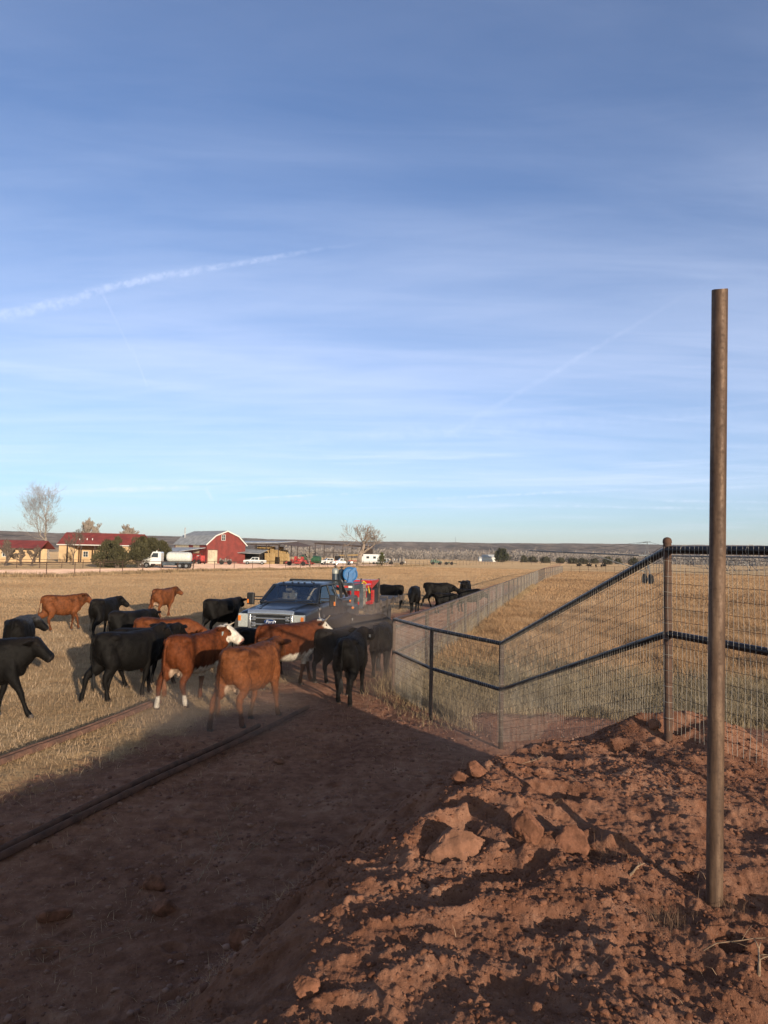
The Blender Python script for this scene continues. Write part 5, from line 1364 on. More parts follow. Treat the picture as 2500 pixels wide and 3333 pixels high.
m = MB(); m.tube([(.45, .2, .86), (.40, .25, .95), (.25, .28, .90), (.1, .36, .75), (.0, .41, .5)], .035, 8); m.build('yellow_hose', PM['yellow_strap'], wd, smooth=True)
tb_ = tthing('tool_cabinet', 'large red and black upright cabinet at the back of the trailer equipment', 'cabinet', -4.6, .55, .951)
m = MB(); m.prism([(-.7, -.5, .9), (.75, -.5, .62), (.75, -.5, .95), (-.7, -.5, .95)], (0, -.5, 0), (0, .5, 0)); m.build('red_lid', PM['red_paint'], tb_)
m = MB(); m.b2(-.68, .70, -.49, .49, 0, .61); m.b2(-.68, -.45, -.49, .49, .61, .90); m.build('black_side', PM['black_trim'], tb_, bevel=.01)
m = MB(); m.bar((-.69, .5, .0), (-.69, .5, 1.0), .08); m.build('corner_post', PM['deck_steel'], tb_)
rk = tthing('red_crate', 'slatted red plastic crate stacked beside the welder', 'crate', -3.6, 1.0, .951)
m = MB()
for z in np.arange(0.0, .6, .12): m.b2(-.18, .18, -.16, .16, z, z + .08)
m.b2(-.15, .15, -.13, .13, .0, .58); m.build('crate_wall', PM['red_paint'], rk)
m = MB(); m.b2(-.17, .17, .165, .172, .0, .58); m.build('side_strap', PM['red_tape'], rk)
for i, (x, y, sx, sy, sz, mm, lb) in enumerate(((-.7, .8, .3, .25, .28, 'junk', 'brown tool bundle on the shelf under the trailer neck'), (-.8, .2, .4, .4, .22, 'white_tape', 'pale container on the shelf under the trailer neck'), (-.5, 1.0, .16, .14, .18, 'red_paint', 'small red can on the shelf under the trailer neck'))):
    o = tthing('tool_box', lb, 'tool box', x, y, 1.061)
    m = MB(); m.b2(-sx / 2, sx / 2, -sy / 2, sy / 2, 0, sz); m.build('box_body', PM[mm], o, bevel=.03)
    m = MB(); m.tube([(-.06, 0, sz), (-.05, 0, sz + .05), (.05, 0, sz + .05), (.06, 0, sz)], .01, 6); m.build('handle', PM['black_trim'], o)
r_ = np.random.RandomState(5)
for i, (x, y) in enumerate(((-6.6, .4), (-7.0, -.2), (-7.6, .6), (-8.6, .2))):
    o = tthing('steel_bar', ('bent pipe offcut', 'long thin bar', 'short angle iron', 'rusty rod')[i] + ' lying on the rear deck of the trailer', 'steel bar', x, y, .97, rz=r_.uniform(-.5, .5))
    m = MB(); m.tube([(-.8, 0, .03), (0, .02, .05), (.8, .05, .03)], .03, 8); m.build('bar', PM['deck_steel'], o, smooth=True)
    m = MB(); m.tube([(-.82, 0, .03), (-.8, 0, .03)], .04, 8); m.build('end_cap', PM['junk'], o)
# ------------------------------------------------------------------ farm buildings
def ribbed(name, col, scale, axis=0, rough=0.45, metal=0.3, var=0.12):
    m_ = mat(name, col, rough, metal, var=var, nscale=0.8)
    t = NT(m_.node_tree); b = m_.node_tree.nodes['Principled BSDF']
    tc = t.n('ShaderNodeTexCoord').outputs['Object']
    wv = t.n('ShaderNodeTexWave', {'Vector': tc, 'Scale': scale, 'Distortion': 0.0}, wave_type='BANDS', bands_direction='XYZ'[axis]).outputs[0]
    bn = t.n('ShaderNodeBump', {'Strength': 0.8, 'Distance': 0.04, 'Height': wv}); m_.node_tree.links.new(bn.outputs[0], b.inputs['Normal'])
    return m_
ribbed('tin_roof', (0.42, 0.41, 0.39), 1.1, 0, .7, 0.05)
ribbed('tin_pale', (0.50, 0.50, 0.50), 1.1, 0, .65, 0.05)
ribbed('red_roof', (0.26, 0.045, 0.033), 1.4, 0, 0.7, 0.0)
ribbed('red_wall', (0.24, 0.040, 0.030), 1.2, 1, 0.6, 0.05)
ribbed('red_wall_x', (0.24, 0.040, 0.030), 1.2, 0, 0.6, 0.05)
ribbed('cream_tin', (0.60, 0.50, 0.35), 1.2, 0, 0.6, 0.0)
mat('stucco', (0.62, 0.44, 0.25), 0.9, var=0.06, nscale=1)
mat('white_trim', (0.72, 0.70, 0.65), 0.6, var=0.04)
mat('dark_wood', (0.07, 0.045, 0.035), 0.85, var=0.3, nscale=3)
mat('dark_inside', (0.02, 0.016, 0.014), 0.9, var=0.2)
mat('win_glass', (0.04, 0.05, 0.06), 0.1, var=0.1)
mat('hay', (0.46, 0.32, 0.15), 0.95, var=0.25, nscale=2.5, bump=0.05, bscale=8, col2=(0.33, 0.21, 0.085))
mat('farm_red', (0.45, 0.04, 0.03), 0.5, var=0.2, nscale=3)
mat('farm_green', (0.03, 0.10, 0.045), 0.5, var=0.2, nscale=3)
mat('vehicle_white', (0.78, 0.78, 0.76), 0.3, var=0.04, coat=.6)
mat('tank_white', (0.68, 0.68, 0.62), 0.45, var=0.08)
mat('bark_pale', (0.34, 0.28, 0.23), 0.9, var=0.25, nscale=3)
mat('bark', (0.15, 0.11, 0.085), 0.9, var=0.25, nscale=3)
mat('dead_wood', (0.34, 0.26, 0.20), 0.85, var=0.25, nscale=2)
def at(px, D, z=0.0):
    p = W(px, 1800, D); return Vector((p.x, D, z))
def win(parent, c, w_, h_, nx, name='window', frame='white_trim', t=.06):
    """window on a wall; c centre, nx unit outward normal"""
    nx = Vector(nx).normalized(); s_ = Vector((0, 0, 1)).cross(nx); c = Vector(c)
    m = MB()
    for sg in (-1, 1):
        m.bar(c + s_ * sg * w_ / 2 + Vector((0, 0, -h_ / 2)), c + s_ * sg * w_ / 2 + Vector((0, 0, h_ / 2)), .12, .08, up=nx)
        m.bar(c + Vector((0, 0, sg * h_ / 2)) - s_ * (w_ / 2 + .06), c + Vector((0, 0, sg * h_ / 2)) + s_ * (w_ / 2 + .06), .12, .09, up=(0, 0, 1))
    m.bar(c - s_ * w_ / 2, c + s_ * w_ / 2, .06, .05); m.bar(c - Vector((0, 0, h_ / 2)), c + Vector((0, 0, h_ / 2)), .06, .05, up=nx)
    f = m.build(name, MATS[frame], parent)
    m = MB(); m.bar(c - s_ * w_ / 2 - nx * .012, c + s_ * w_ / 2 - nx * .012, .01, h_); m.build('pane', MATS['win_glass'], f)
    return f
# red gambrel barn: local x along the ridge, y to the back
BB = R(-41)
base = W(672, 1830, 186)
bo = thing('barn', 'red barn with grey gambrel roof and pale trim in the farmyard', 'barn', (base.x, 186, 0), BB)
BL, BW = 15.0, 12.5        # built towards -x (left, away) and +y
gam = [(0, 0), (0, 5.1), (2.6, 7.3), (BW / 2, 8.6), (BW - 2.6, 7.3), (BW, 5.1), (BW, 0)]
m = MB(); m.prism([(0, y, z) for y, z in gam], (0, 0, 0), (-.15, 0, 0)); m.build('gable_wall', MATS['red_wall'], bo)
m = MB(); m.prism([(-BL + .15, y, z) for y, z in gam], (0, 0, 0), (-.15, 0, 0)); m.build('gable_wall', MATS['red_wall'], bo)
m = MB(); m.b2(-BL + .16, -.16, .0, .15, 0, 5.05); m.build('front_wall', MATS['red_wall_x'], bo)
m = MB(); m.b2(-BL + .16, -.16, BW - .15, BW, 0, 5.05); m.build('back_wall', MATS['red_wall_x'], bo)
for (x0, x1) in ((-BL + .4, -8.3), (-6.2, -3.4)):
    m = MB(); m.b2(x0, x1, -.03, -.001, 2.6, 5.0); m.build('pale_panel', MATS['cream_tin'], bo)
m = MB()
rp = [(-.45, 4.92), (2.5, 7.42), (BW / 2, 8.78), (BW - 2.5, 7.42), (BW + .45, 4.92)]
for (a, b) in zip(rp[:-1], rp[1:]): m.prism([(.25, a[0], a[1]), (.25, b[0], b[1]), (.25, b[0], b[1] - .12), (.25, a[0], a[1] - .12)], (0, 0, 0), (-BL - .5, 0, 0))
m.build('roof', MATS['tin_roof'], bo)
m = MB()
for (a, b) in zip(rp[:-1], rp[1:]): m.bar((.32, a[0], a[1] - .12), (.32, b[0], b[1] - .12), .12, .30, up=(0, 0, 1))
m.build('roof_trim', MATS['white_trim'], bo)
win(bo, (.04, 5.1, 6.9), 1.1, 1.5, (1, 0, 0))
m = MB(); m.b2(.01, .06, .3, 3.3, .0, 3.5); dr = m.build('sliding_door', MATS['cream_tin'], bo)
m = MB(); m.b2(.07, .10, .2, 3.4, 3.5, 3.62); m.build('door_track', MATS['dark_wood'], dr)
m = MB(); m.cyl((-BL + 2.0, 1.8, 6.2), .16, 3.2, 10); fl = m.build('flue_pipe', MATS['tin_pale'], bo, smooth=True)
m = MB(); m.cyl((-BL + 2.0, 1.8, 9.41), .25, .18, 10, .08); m.build('flue_cap', MATS['tin_pale'], fl)
# lean-to on the near side of the barn
lo = thing('machine_shed', 'open lean-to with pale tin roof full of red machinery, joined to the barn', 'shed', (base.x, 186, 0), BB)
m = MB(); m.prism([(-12.8, -.6, 4.0), (.2, -.6, 4.0), (.2, -8.4, 2.9), (-12.8, -8.4, 2.9)], (0, 0, 0), (0, 0, .12)); m.build('roof', MATS['tin_pale'], lo)
for x in (-12.6, -8.4, -4.2, 0):
    m = MB(); m.cyl((x, -8.2, 0), .10, 2.85, 8); m.build('post', MATS['farm_red'], lo)
m = MB(); m.b2(-12.8, .2, -8.42, -8.25, 2.66, 2.88); m.build('front_beam', MATS['farm_red'], lo)
m = MB(); m.b2(-9.6, -2.4, -.3, -.05, .0, 2.45); m.build('inner_wall', MATS['farm_red'], lo)
m = MB(); m.b2(-3.9, -2.9, -.36, -.31, .0, 2.1); dr = m.build('door', MATS['white_trim'], lo); win(dr, (-3.4, -.40, 1.5), .5, .6, (0, -1, 0))
r_ = np.random.RandomState(8)
def machine(px, D, L, h_, colr, label, cat, seed, rz=0.0, name='farm_machine', green=False):
    rm = np.random.RandomState(seed); o = thing(name, label, cat, at(px, D), rz)
    m = MB(); m.b2(-L / 2, L / 2, -.5, .5, .55, .8); m.bar((L / 2, 0, .65), (L / 2 + 1.2, 0, .5), .14); m.build('chassis', MATS[colr], o, bevel=.03)
    m = MB()
    for k in range(5):
        x = -L / 2 + L * (k + .5) / 5; hh = h_ * rm.uniform(.55, 1.0)
        m.prism([(x - L * .09, -.6, .8), (x + L * .09, -.6, .8), (x + L * .06, -.6, hh), (x - L * .05, -.6, hh)], (0, 0, 0), (0, 1.2, 0))
    m.build('hopper', MATS[colr], o, bevel=.04)
    for x in (-L * .3, L * .32):
        for s in (-1, 1):
            m = MB(); m.lathe([(.25, -.12), (.5, -.13), (.55, -.06), (.55, .06), (.5, .13), (.25, .12)], (x, s * .8, .55), 16, 'y'); ty = m.build('tyre', MATS['tyre'], o, smooth=True)
            m = MB(); m.lathe([(.001, -.08), (.26, -.08), (.26, .08), (.001, .08)], (x, s * .8, .55), 12, 'y'); m.build('rim', MATS[colr if rm.rand() > .5 else 'white_trim'], ty)
    m = MB(); m.bar((-L * .1, 0, .8), (L * .15, .2, h_ * 1.25), .08); m.bar((L * .15, .2, h_ * 1.25), (L * .4, .2, h_ * .8), .06); m.build('lift_arm', MATS['dark_wood'], o)
    return o
machine(608, 178, 4.2, 2.0, 'farm_red', 'red implement parked under the left end of the lean-to', 'farm machine', 2, R(-20))
machine(650, 176, 4.0, 2.2, 'farm_red', 'red tractor-like machine in the middle of the lean-to', 'farm machine', 3, R(-50))
machine(735, 172, 3.0, 1.6, 'junk', 'rusty implement in the yard before the barn gable', 'farm machine', 4, R(10))
machine(965, 176, 5.5, 1.7, 'farm_red', 'red hay implement parked right of the hay stack', 'farm machine', 5, R(5))
machine(985, 190, 4.6, 2.4, 'farm_red', 'second red implement behind the first beside the green trailer', 'farm machine', 6, R(-10))
machine(1290, 240, 6.0, 2.6, 'junk', 'brown implement with a raised arm right of the parked trucks', 'farm machine', 7, R(12))
machine(1420, 262, 4.2, 1.9, 'farm_green', 'green implement behind the distant pipe fence', 'farm machine', 8, R(10))
machine(1462, 262, 3.2, 1.3, 'farm_green', 'smaller green implement right of the other green one', 'farm machine', 9, R(-10))
# hay shed
hs = thing('hay_shed', 'long open sided hay shed with dark tin roof beside the barn', 'shed', at(850, 205), R(-12))
m = MB(); m.prism([(-8, -5, 5.6), (7.0, -5, 5.9), (8.0, 8, 6.6), (-8, 8, 6.4)], (0, 0, 0), (0, 0, .15)); m.build('roof', MATS['tin_pale'], hs)
m = MB(); m.prism([(7.1, -5, 5.7), (13.0, -5, 4.9), (13.5, 6, 5.2), (8.0, 8, 6.4)], (0, 0, 0), (0, 0, .12)); m.build('side_roof', MATS['dark_wood'], hs)
m = MB(); m.b2(-8, 7.2, -5.1, -4.9, 5.25, 5.55); m.build('front_beam', MATS['dark_wood'], hs)
for x, z in ((-7.8, 5.3), (-4, 5.4), (0, 5.5), (3.4, 5.6), (7.0, 5.7), (12.6, 4.9)):
    m = MB(); m.cyl((x, -4.7, 0), .12, z, 8); m.build('post', MATS['dark_wood'], hs)
    m = MB(); m.cyl((x, 6.0, 0), .12, z + .2, 8); m.build('post', MATS['dark_wood'], hs)
side = thing('low_shed', 'low dark lean-to between the barn and the hay stack', 'shed', at(808, 196), R(-12))
m = MB(); m.prism([(-3, -3, 2.9), (4.6, -3, 2.7), (4.6, 3, 3.8), (-3, 3, 3.9)], (0, 0, 0), (0, 0, .1)); m.build('roof', MATS['tin_roof'], side)
m = MB(); m.b2(-3, 4.6, 2.9, 3.0, 0, 3.4); m.build('back_wall', MATS['dark_inside'], side)
for x in (-2.9, 4.5):
    m = MB(); m.cyl((x, -2.9, 0), .09, 2.7, 8); m.build('post', MATS['dark_wood'], side)
# bales: each one a block of its own
bale = None; rb = np.random.RandomState(4)
cnt = 0
names = ['first', 'second', 'third', 'fourth', 'fifth', 'sixth', 'seventh', 'eighth', 'ninth']
for row, (px0, px1, D, hh) in enumerate(((838, 941, 207, 5), (864, 892, 198, 3), (912, 940, 199, 3))):
    x0, x1 = at(px0, D).x, at(px1, D).x; n = max(2, int((x1 - x0) / 1.26))
    for k in range(hh):
        for i in range(n):
            if row == 0 and k == hh - 1 and i in (4, n - 1): continue
            x = x0 + (i + .5) * 1.26
            if bale is None:
                bale = thing('hay_bale', 'x', 'hay bale', (x, D, k * 1.0), 0, 'square hay bales stacked in the shed')
                m = MB(); m.b2(-.62, .62, -1.1, 1.1, .0, .97); m.build('bale_body', MATS['hay'], bale, bevel=.09)
                b_ = bale
            else: b_ = dup(bale, (x, D, k * 1.0))
            b_.location = (x + rb.uniform(-.04, .04), D + rb.uniform(-.25, .25), k * 1.0)
            b_.rotation_euler = (0, 0, rb.uniform(-.04, .04))
            rowname = ('back stack', 'left front pile', 'right front pile')[row]
            lev = ('bottom', 'second', 'third', 'fourth', 'top')[k if not (k == hh - 1) else 4]
            b_['label'] = f'yellow hay bale, {names[i]} from the left in the {lev} layer of the {rowname}'
# far open shed with a flat roof
fs = thing('pole_barn', 'open pole barn with flat rusty roof behind the dead tree', 'shed', at(1122, 236), R(-6))
m = MB(); m.prism([(-9.4, -4, 6.3), (9.2, -4, 5.4), (9.2, 5, 5.6), (-9.4, 5, 6.6)], (0, 0, 0), (0, 0, .42)); m.build('roof', MATS['dark_wood'], fs)
for x in (-9.2, -6.2, -3, 0, 3, 6, 9):
    m = MB(); m.cyl((x, -3.8, 0), .12, 6.25 - (x + 9.4) * .048, 8); m.build('post', MATS['dark_wood'], fs)
m = MB(); m.b2(-6.2, 0, -3.9, -3.7, 3.6, 3.8); m.build('tie_beam', MATS['dark_wood'], fs)
m = MB(); m.b2(5.0, 9.0, 3, 3.2, 2.4, 5.2); m.build('back_panel', MATS['dark_wood'], fs)
# green covered wagon
gw = thing('covered_trailer', 'dark green tarpaulin covered trailer with a rounded top', 'trailer', at(1014, 196), R(-8))
m = MB(); m.loft([(v3(-2.6, 0, 1.5), v3(1, 0, 0), v3(0, 0, 1), 1.1, 1.2, 1.0, 3), (v3(2.6, 0, 1.4), v3(1, 0, 0), v3(0, 0, 1), 1.1, 1.0, .9, 3)], 20); m.build('cover', MATS['farm_green'], gw, smooth=True)
for s in (-1, 1):
    m = MB(); m.lathe([(.2, -.1), (.42, -.1), (.45, 0), (.42, .1), (.2, .1)], (0, s * 1.15, .45), 16, 'y'); m.build('tyre', MATS['tyre'], gw)
# left houses
h1 = thing('farmhouse', 'long cream farmhouse with red metal roof and open porch', 'house', at(338, 168), R(-4))
m = MB(); m.prism([(-9.6, -3.6, 4.1), (9.6, -3.6, 3.9), (9.6, .5, 6.7), (-9.6, .5, 6.9)], (0, 0, 0), (0, 0, .15)); m.prism([(-9.6, .5, 6.9), (9.6, .5, 6.7), (9.6, 6, 4.2), (-9.6, 6, 4.2)], (0, 0, 0), (0, 0, .15)); rf = m.build('roof', MATS['red_roof'], h1)
for x in (-5.0, -3.2, -1.9):
    m = MB(); m.cyl((x, -2, 5.1), .10, .55, 8); m.build('roof_vent', MATS['white_trim'], rf)
m = MB(); m.b2(-9.4, -7.4, -3.0, 5.4, 0, 4.05); m.build('wall', MATS['stucco'], h1)
m = MB(); m.b2(-7.39, 9.2, 2.0, 5.4, 0, 4.1); m.build('back_wall', MATS['stucco'], h1)
m = MB(); m.b2(4.0, 9.3, -3.0, 1.99, 0, 3.9); m.build('wall', MATS['stucco'], h1)
m = MB(); m.b2(-9.65, 9.65, -3.72, -3.61, 3.95, 4.15); m.build('fascia', MATS['white_trim'], h1)
for x in (-7.2, -3.9, -.6, 2.8):
    m = MB(); m.b2(x - .12, x + .12, -3.4, -3.16, 0, 3.9); m.build('porch_post', MATS['dark_wood'], h1)
for x in (-5.4, -1.2, 2.0): win(h1, (x, 1.96, 1.9), 1.2, 1.3, (0, -1, 0))
h2 = thing('small_house', 'small cream house with red metal roof and a white window, at the left edge', 'house', at(38, 150), R(2))
m = MB(); m.prism([(-8.0, -2.8, 2.95), (7.2, -2.8, 2.85), (7.2, .6, 4.55), (-8.0, .6, 4.6)], (0, 0, 0), (0, 0, .14)); m.prism([(-8.0, .6, 4.6), (7.2, .6, 4.55), (7.2, 4.4, 2.9), (-8.0, 4.4, 2.9)], (0, 0, 0), (0, 0, .14)); m.build('roof', MATS['red_roof'], h2)
m = MB(); m.b2(-7.6, 5.6, -2.4, 4.0, 0, 2.94); m.build('wall', MATS['stucco'], h2)
m = MB(); m.b2(-8.05, 7.25, -2.95, -2.81, 2.72, 3.0); m.build('fascia', MATS['dark_wood'], h2)
for x in (7.0, 6.0):
    m = MB(); m.b2(x - .1, x + .1, -2.6, -2.4, 0, 2.85); m.build('porch_post', MATS['dark_wood'], h2)
win(h2, (-.2, -2.44, 1.9), 1.0, 1.3, (0, -1, 0)); 
m = MB(); m.b2(1.0, 1.9, -2.46, -2.401, 2.2, 2.6); m.build('wall_sign', MATS['win_glass'], h2)
# white sheds in the distance, houses on the ridge
def small_house(px, D, L, h_, label, wall='white_trim', roof='tin_pale', z=0.0, name='farm_shed', cat='shed', grp=None):
    o = thing(name, label, cat, at(px, D, z), R(8), grp)
    m = MB(); m.b2(-L / 2, L / 2, -L * .2, L * .2, 0, h_ * .6); m.build('wall', MATS[wall], o)
    m = MB(); m.prism([(-L * .52, -L * .24, h_ * .6), (-L * .52, 0, h_), (-L * .52, L * .24, h_ * .6)], (0, 0, 0), (L * 1.04, 0, 0)); m.build('roof', MATS[roof], o)
    return o
small_house(1592, 520, 10, 5.2, 'white farm shed far across the fields left of a dark round tree')
small_house(1575, 560, 8, 3.6, 'lower grey roofed shed just left of the far white shed', roof='tin_roof')

# ------------------------------------------------------------------ vehicles far off
def far_pickup(px, D, rz, label, colr='vehicle_white', crew=True, canopy=False):
    o = thing('pickup_truck', label, 'pickup', at(px, D), rz, 'white trucks parked in the farmyard')
    prof = [(-2.9, .55), (-2.9, 1.15), (-1.15, 1.18), (-1.10, 1.18), (-1.0, 1.85), (1.0 - .35, 1.88), (1.35 - .1, 1.25), (2.75, 1.12), (2.9, .95), (2.9, .5)]
    m = MB(); m.prism([(x, -.98, z) for x, z in prof], (0, 0, 0), (0, 1.96, 0)); b = m.build('body', MATS[colr], o, bevel=.06)
    for s in (-1, 1):
        m = MB(); m.prism([(-.9, s * .985, 1.22), (-.85, s * .985, 1.75), (-.05, s * .985, 1.78), (-.05, s * .985, 1.22)], (0, 0, 0), (0, s * .01, 0)); m.build('side_window', MATS['win_glass'], o)
        m = MB(); m.prism([(.05, s * .985, 1.22), (.05, s * .985, 1.78), (.6, s * .985, 1.78), (1.05, s * .985, 1.25)], (0, 0, 0), (0, s * .01, 0)); m.build('side_window', MATS['win_glass'], o)
        for x in (-1.85, 1.85):
            m = MB(); m.lathe([(.001, -.05), (.2, -.12), (.36, -.13), (.40, -.09), (.40, .09), (.36, .13), (.2, .12), (.001, .05)], (x, s * .9, .40), 18, 'y'); ty = m.build('tyre', MATS['tyre'], o, smooth=True)
            m = MB(); m.lathe([(.001, -.14), (.2, -.14), (.2, .14), (.001, .14)], (x, s * .9, .40), 12, 'y'); m.build('rim', MATS['rim'], ty)
    m = MB(); m.prism([(1.22, -.85, 1.29), (.70, -.75, 1.83), (.70, .75, 1.83), (1.22, .85, 1.29)], (0, 0, 0), (.02, 0, .02)); m.build('windscreen', MATS['win_glass'], o)
    m = MB(); m.b2(2.86, 2.96, -.9, .9, .48, .68); m.build('bumper', MATS['chrome'], o)
    return o
far_pickup(831, 183, R(186), 'white crew cab pickup parked in profile before the hay stack')
far_pickup(1072, 205, R(200), 'white pickup left of the dead tree, nearer the covered trailer')
far_pickup(1115, 203, R(196), 'white pickup just left of the dead tree trunk')
far_pickup(1292, 250, R(10), 'white pickup at the right end of the parked vehicles')
far_pickup(1258, 246, R(184), 'white utility truck parked left of the rightmost white pickup')
cv = thing('box_trailer', 'tall white box trailer behind the dead tree', 'trailer', at(1222, 232), R(-4))
m = MB(); m.b2(-3.9, 3.0, -1.2, 1.2, .6, 3.3); m.build('body', MATS['vehicle_white'], cv, bevel=.1)
m = MB(); m.b2(-5.0, -3.95, -1.0, 1.0, .6, 2.6); m.build('nose', MATS['vehicle_white'], cv, bevel=.1)
for x in (-2.8, -.6, 1.4):
    m = MB(); m.b2(x, x + .9, -1.23, -1.205, 1.9, 2.6); m.build('window', MATS['win_glass'], cv)
for x in (-.4, .6):
    m = MB(); m.cyl((x, -1.25, .42), .4, .2, 16, axis='y'); m.build('tyre', MATS['tyre'], cv)
m = MB(); m.lathe([(.001, 0), (.5, 0), (.5, .02)], (0, 0, 0), 8); del m
# dark boat-like trailer under the pole barn
dt = thing('flatbed_truck', 'dark red flatbed parked in the shade of the pole barn', 'truck', at(1125, 226), R(3))
m = MB(); m.b2(-3.6, 3.6, -1, 1, .9, 1.2); m.build('bed', MATS['farm_red'], dt); m = MB(); m.b2(-3.4, -1.6, -.95, .95, 1.21, 2.5); m.build('cab', MATS['dark_inside'], dt, bevel=.15)
for x in (-2.4, 2.2):
    m = MB(); m.cyl((x, -1.05, .45), .45, .2, 16, axis='y'); m.build('tyre', MATS['tyre'], dt)
yb = thing('yellow_boom', 'yellow auger boom lying under the pole barn roof', 'auger', at(1140, 224, 2.9), R(3))
m = MB(); m.tube([(-3.4, 0, -.2), (3.2, 0, .1)], [.16, .24], 10); m.build('tube', MATS['hay'], yb, smooth=True)
m = MB(); m.b2(3.0, 3.6, -.3, .3, -2.9, .3); m.build('stand', MATS['dark_wood'], yb)
# white water truck
wt_ = thing('tank_truck', 'white bonneted truck carrying a white poly tank, on the dirt road', 'truck', at(541, 123), R(184))
m = MB()
m.loft([(v3(3.9, 0, 1.15), v3(1, 0, 0), v3(0, 0, 1), .78, .45, .55, 5), (v3(3.7, 0, 1.25), v3(1, 0, 0), v3(0, 0, 1), .88, .55, .6, 5), (v3(2.4, 0, 1.35), v3(1, 0, 0), v3(0, 0, 1), .98, .70, .7, 5)], 20); m.build('bonnet', MATS['vehicle_white'], wt_, smooth=True)
m = MB(); m.prism([(x, -1.05, z) for x, z in [(2.5, .75), (2.5, 1.95), (2.1, 2.75), (1.9, 2.85), (.75, 2.85), (.6, 2.7), (.6, .75)]], (0, 0, 0), (0, 2.1, 0)); m.build('cab', MATS['vehicle_white'], wt_, bevel=.07)
m = MB(); m.prism([(2.47, -.9, 2.0), (2.12, -.85, 2.68), (2.12, .85, 2.68), (2.47, .9, 2.0)], (0, 0, 0), (.04, 0, .02)); m.build('windscreen', MATS['win_glass'], wt_)
for s in (-1, 1):
    m = MB(); m.prism([(1.1, s * 1.055, 1.85), (1.1, s * 1.055, 2.6), (1.95, s * 1.055, 2.6), (2.2, s * 1.055, 1.9)], (0, 0, 0), (0, s * .02, 0)); m.build('side_window', MATS['win_glass'], wt_)
    m = MB(); m.box((4.02 - .1, s * .72, 1.05), (.14, .30, .24)); m.build('headlight', MATS['lamp_white'], wt_, bevel=.03)
    m = MB(); m.box((2.0, s * 1.32, 2.1), (.1, .2, .45)); m.bar((2.0, s * 1.05, 2.2), (2.0, s * 1.25, 2.2), .04); m.build('mirror', MATS['black_trim'], wt_)
    for x in (3.0, -2.6, -3.7):
        m = MB(); m.lathe([(.001, -.06), (.3, -.14), (.46, -.15), (.5, -.1), (.5, .1), (.46, .15), (.3, .14), (.001, .06)], (x, s * .95, .5), 20, 'y'); ty = m.build('tyre', MATS['tyre'], wt_, smooth=True)
        m = MB(); m.lathe([(.001, -.17), (.24, -.17), (.24, .17), (.001, .17)], (x, s * .95, .5), 14, 'y'); m.build('rim', MATS['rim'], ty)
    m = MB(); m.tube([(3.0 + .6 * math.cos(a), s * .95, .55 + .6 * math.sin(a)) for a in np.linspace(0, 3.14, 12)], .08, 8); m.build('wheel_arch', MATS['vehicle_white'], wt_, smooth=True)
m = MB(); m.b2(3.97, 4.06, -.42, .42, .75, 1.55); m.build('grille', MATS['chrome'], wt_, bevel=.03)
m = MB(); m.b2(3.9, 4.15, -1.1, 1.1, .45, .72); m.build('bumper', MATS['vehicle_white'], wt_, bevel=.05)
m = MB(); m.b2(-4.4, .55, -.45, .45, .75, .95); m.build('chassis', MATS['black_trim'], wt_)
m = MB(); m.b2(-4.4, .4, -1.15, 1.15, .96, 1.12); m.build('flatbed', MATS['grey_steel'], wt_)
m = MB(); m.b2(-1.8, .3, -1.15, -.7, .5, .94); m.build('side_box', MATS['grey_steel'], wt_); m = MB(); m.b2(-1.8, .3, .7, 1.15, .5, .94); m.build('side_box', MATS['grey_steel'], wt_)
m = MB(); pr = [(.001, -3.9), (.55, -3.88), (.80, -3.7), (.86, -3.4)]
for i in range(6): x = -3.3 + i * .55; pr += [(.88, x), (.88, x + .42), (.84, x + .46), (.84, x + .50)]
pr += [(.84, .0), (.75, .2), (.5, .35), (.001, .38)]
m.lathe(pr, (-.5, 0, 1.98), 28, 'x'); m.build('tank', MATS['tank_white'], wt_, smooth=True)
m = MB()
for y in (-.9, -.5): m.bar((.3, y, 1.1), (-.3, y, 2.6), .05)
for k in range(6): m.bar((.3 - .1 * k, -.9, 1.2 + .25 * k), (.3 - .1 * k, -.5, 1.2 + .25 * k), .04)
m.build('ladder', MATS['black_trim'], wt_)
m = MB(); m.cyl((1.6, 0, 2.86), .12, .15, 10); m.build('beacon', MATS['vehicle_white'], wt_)

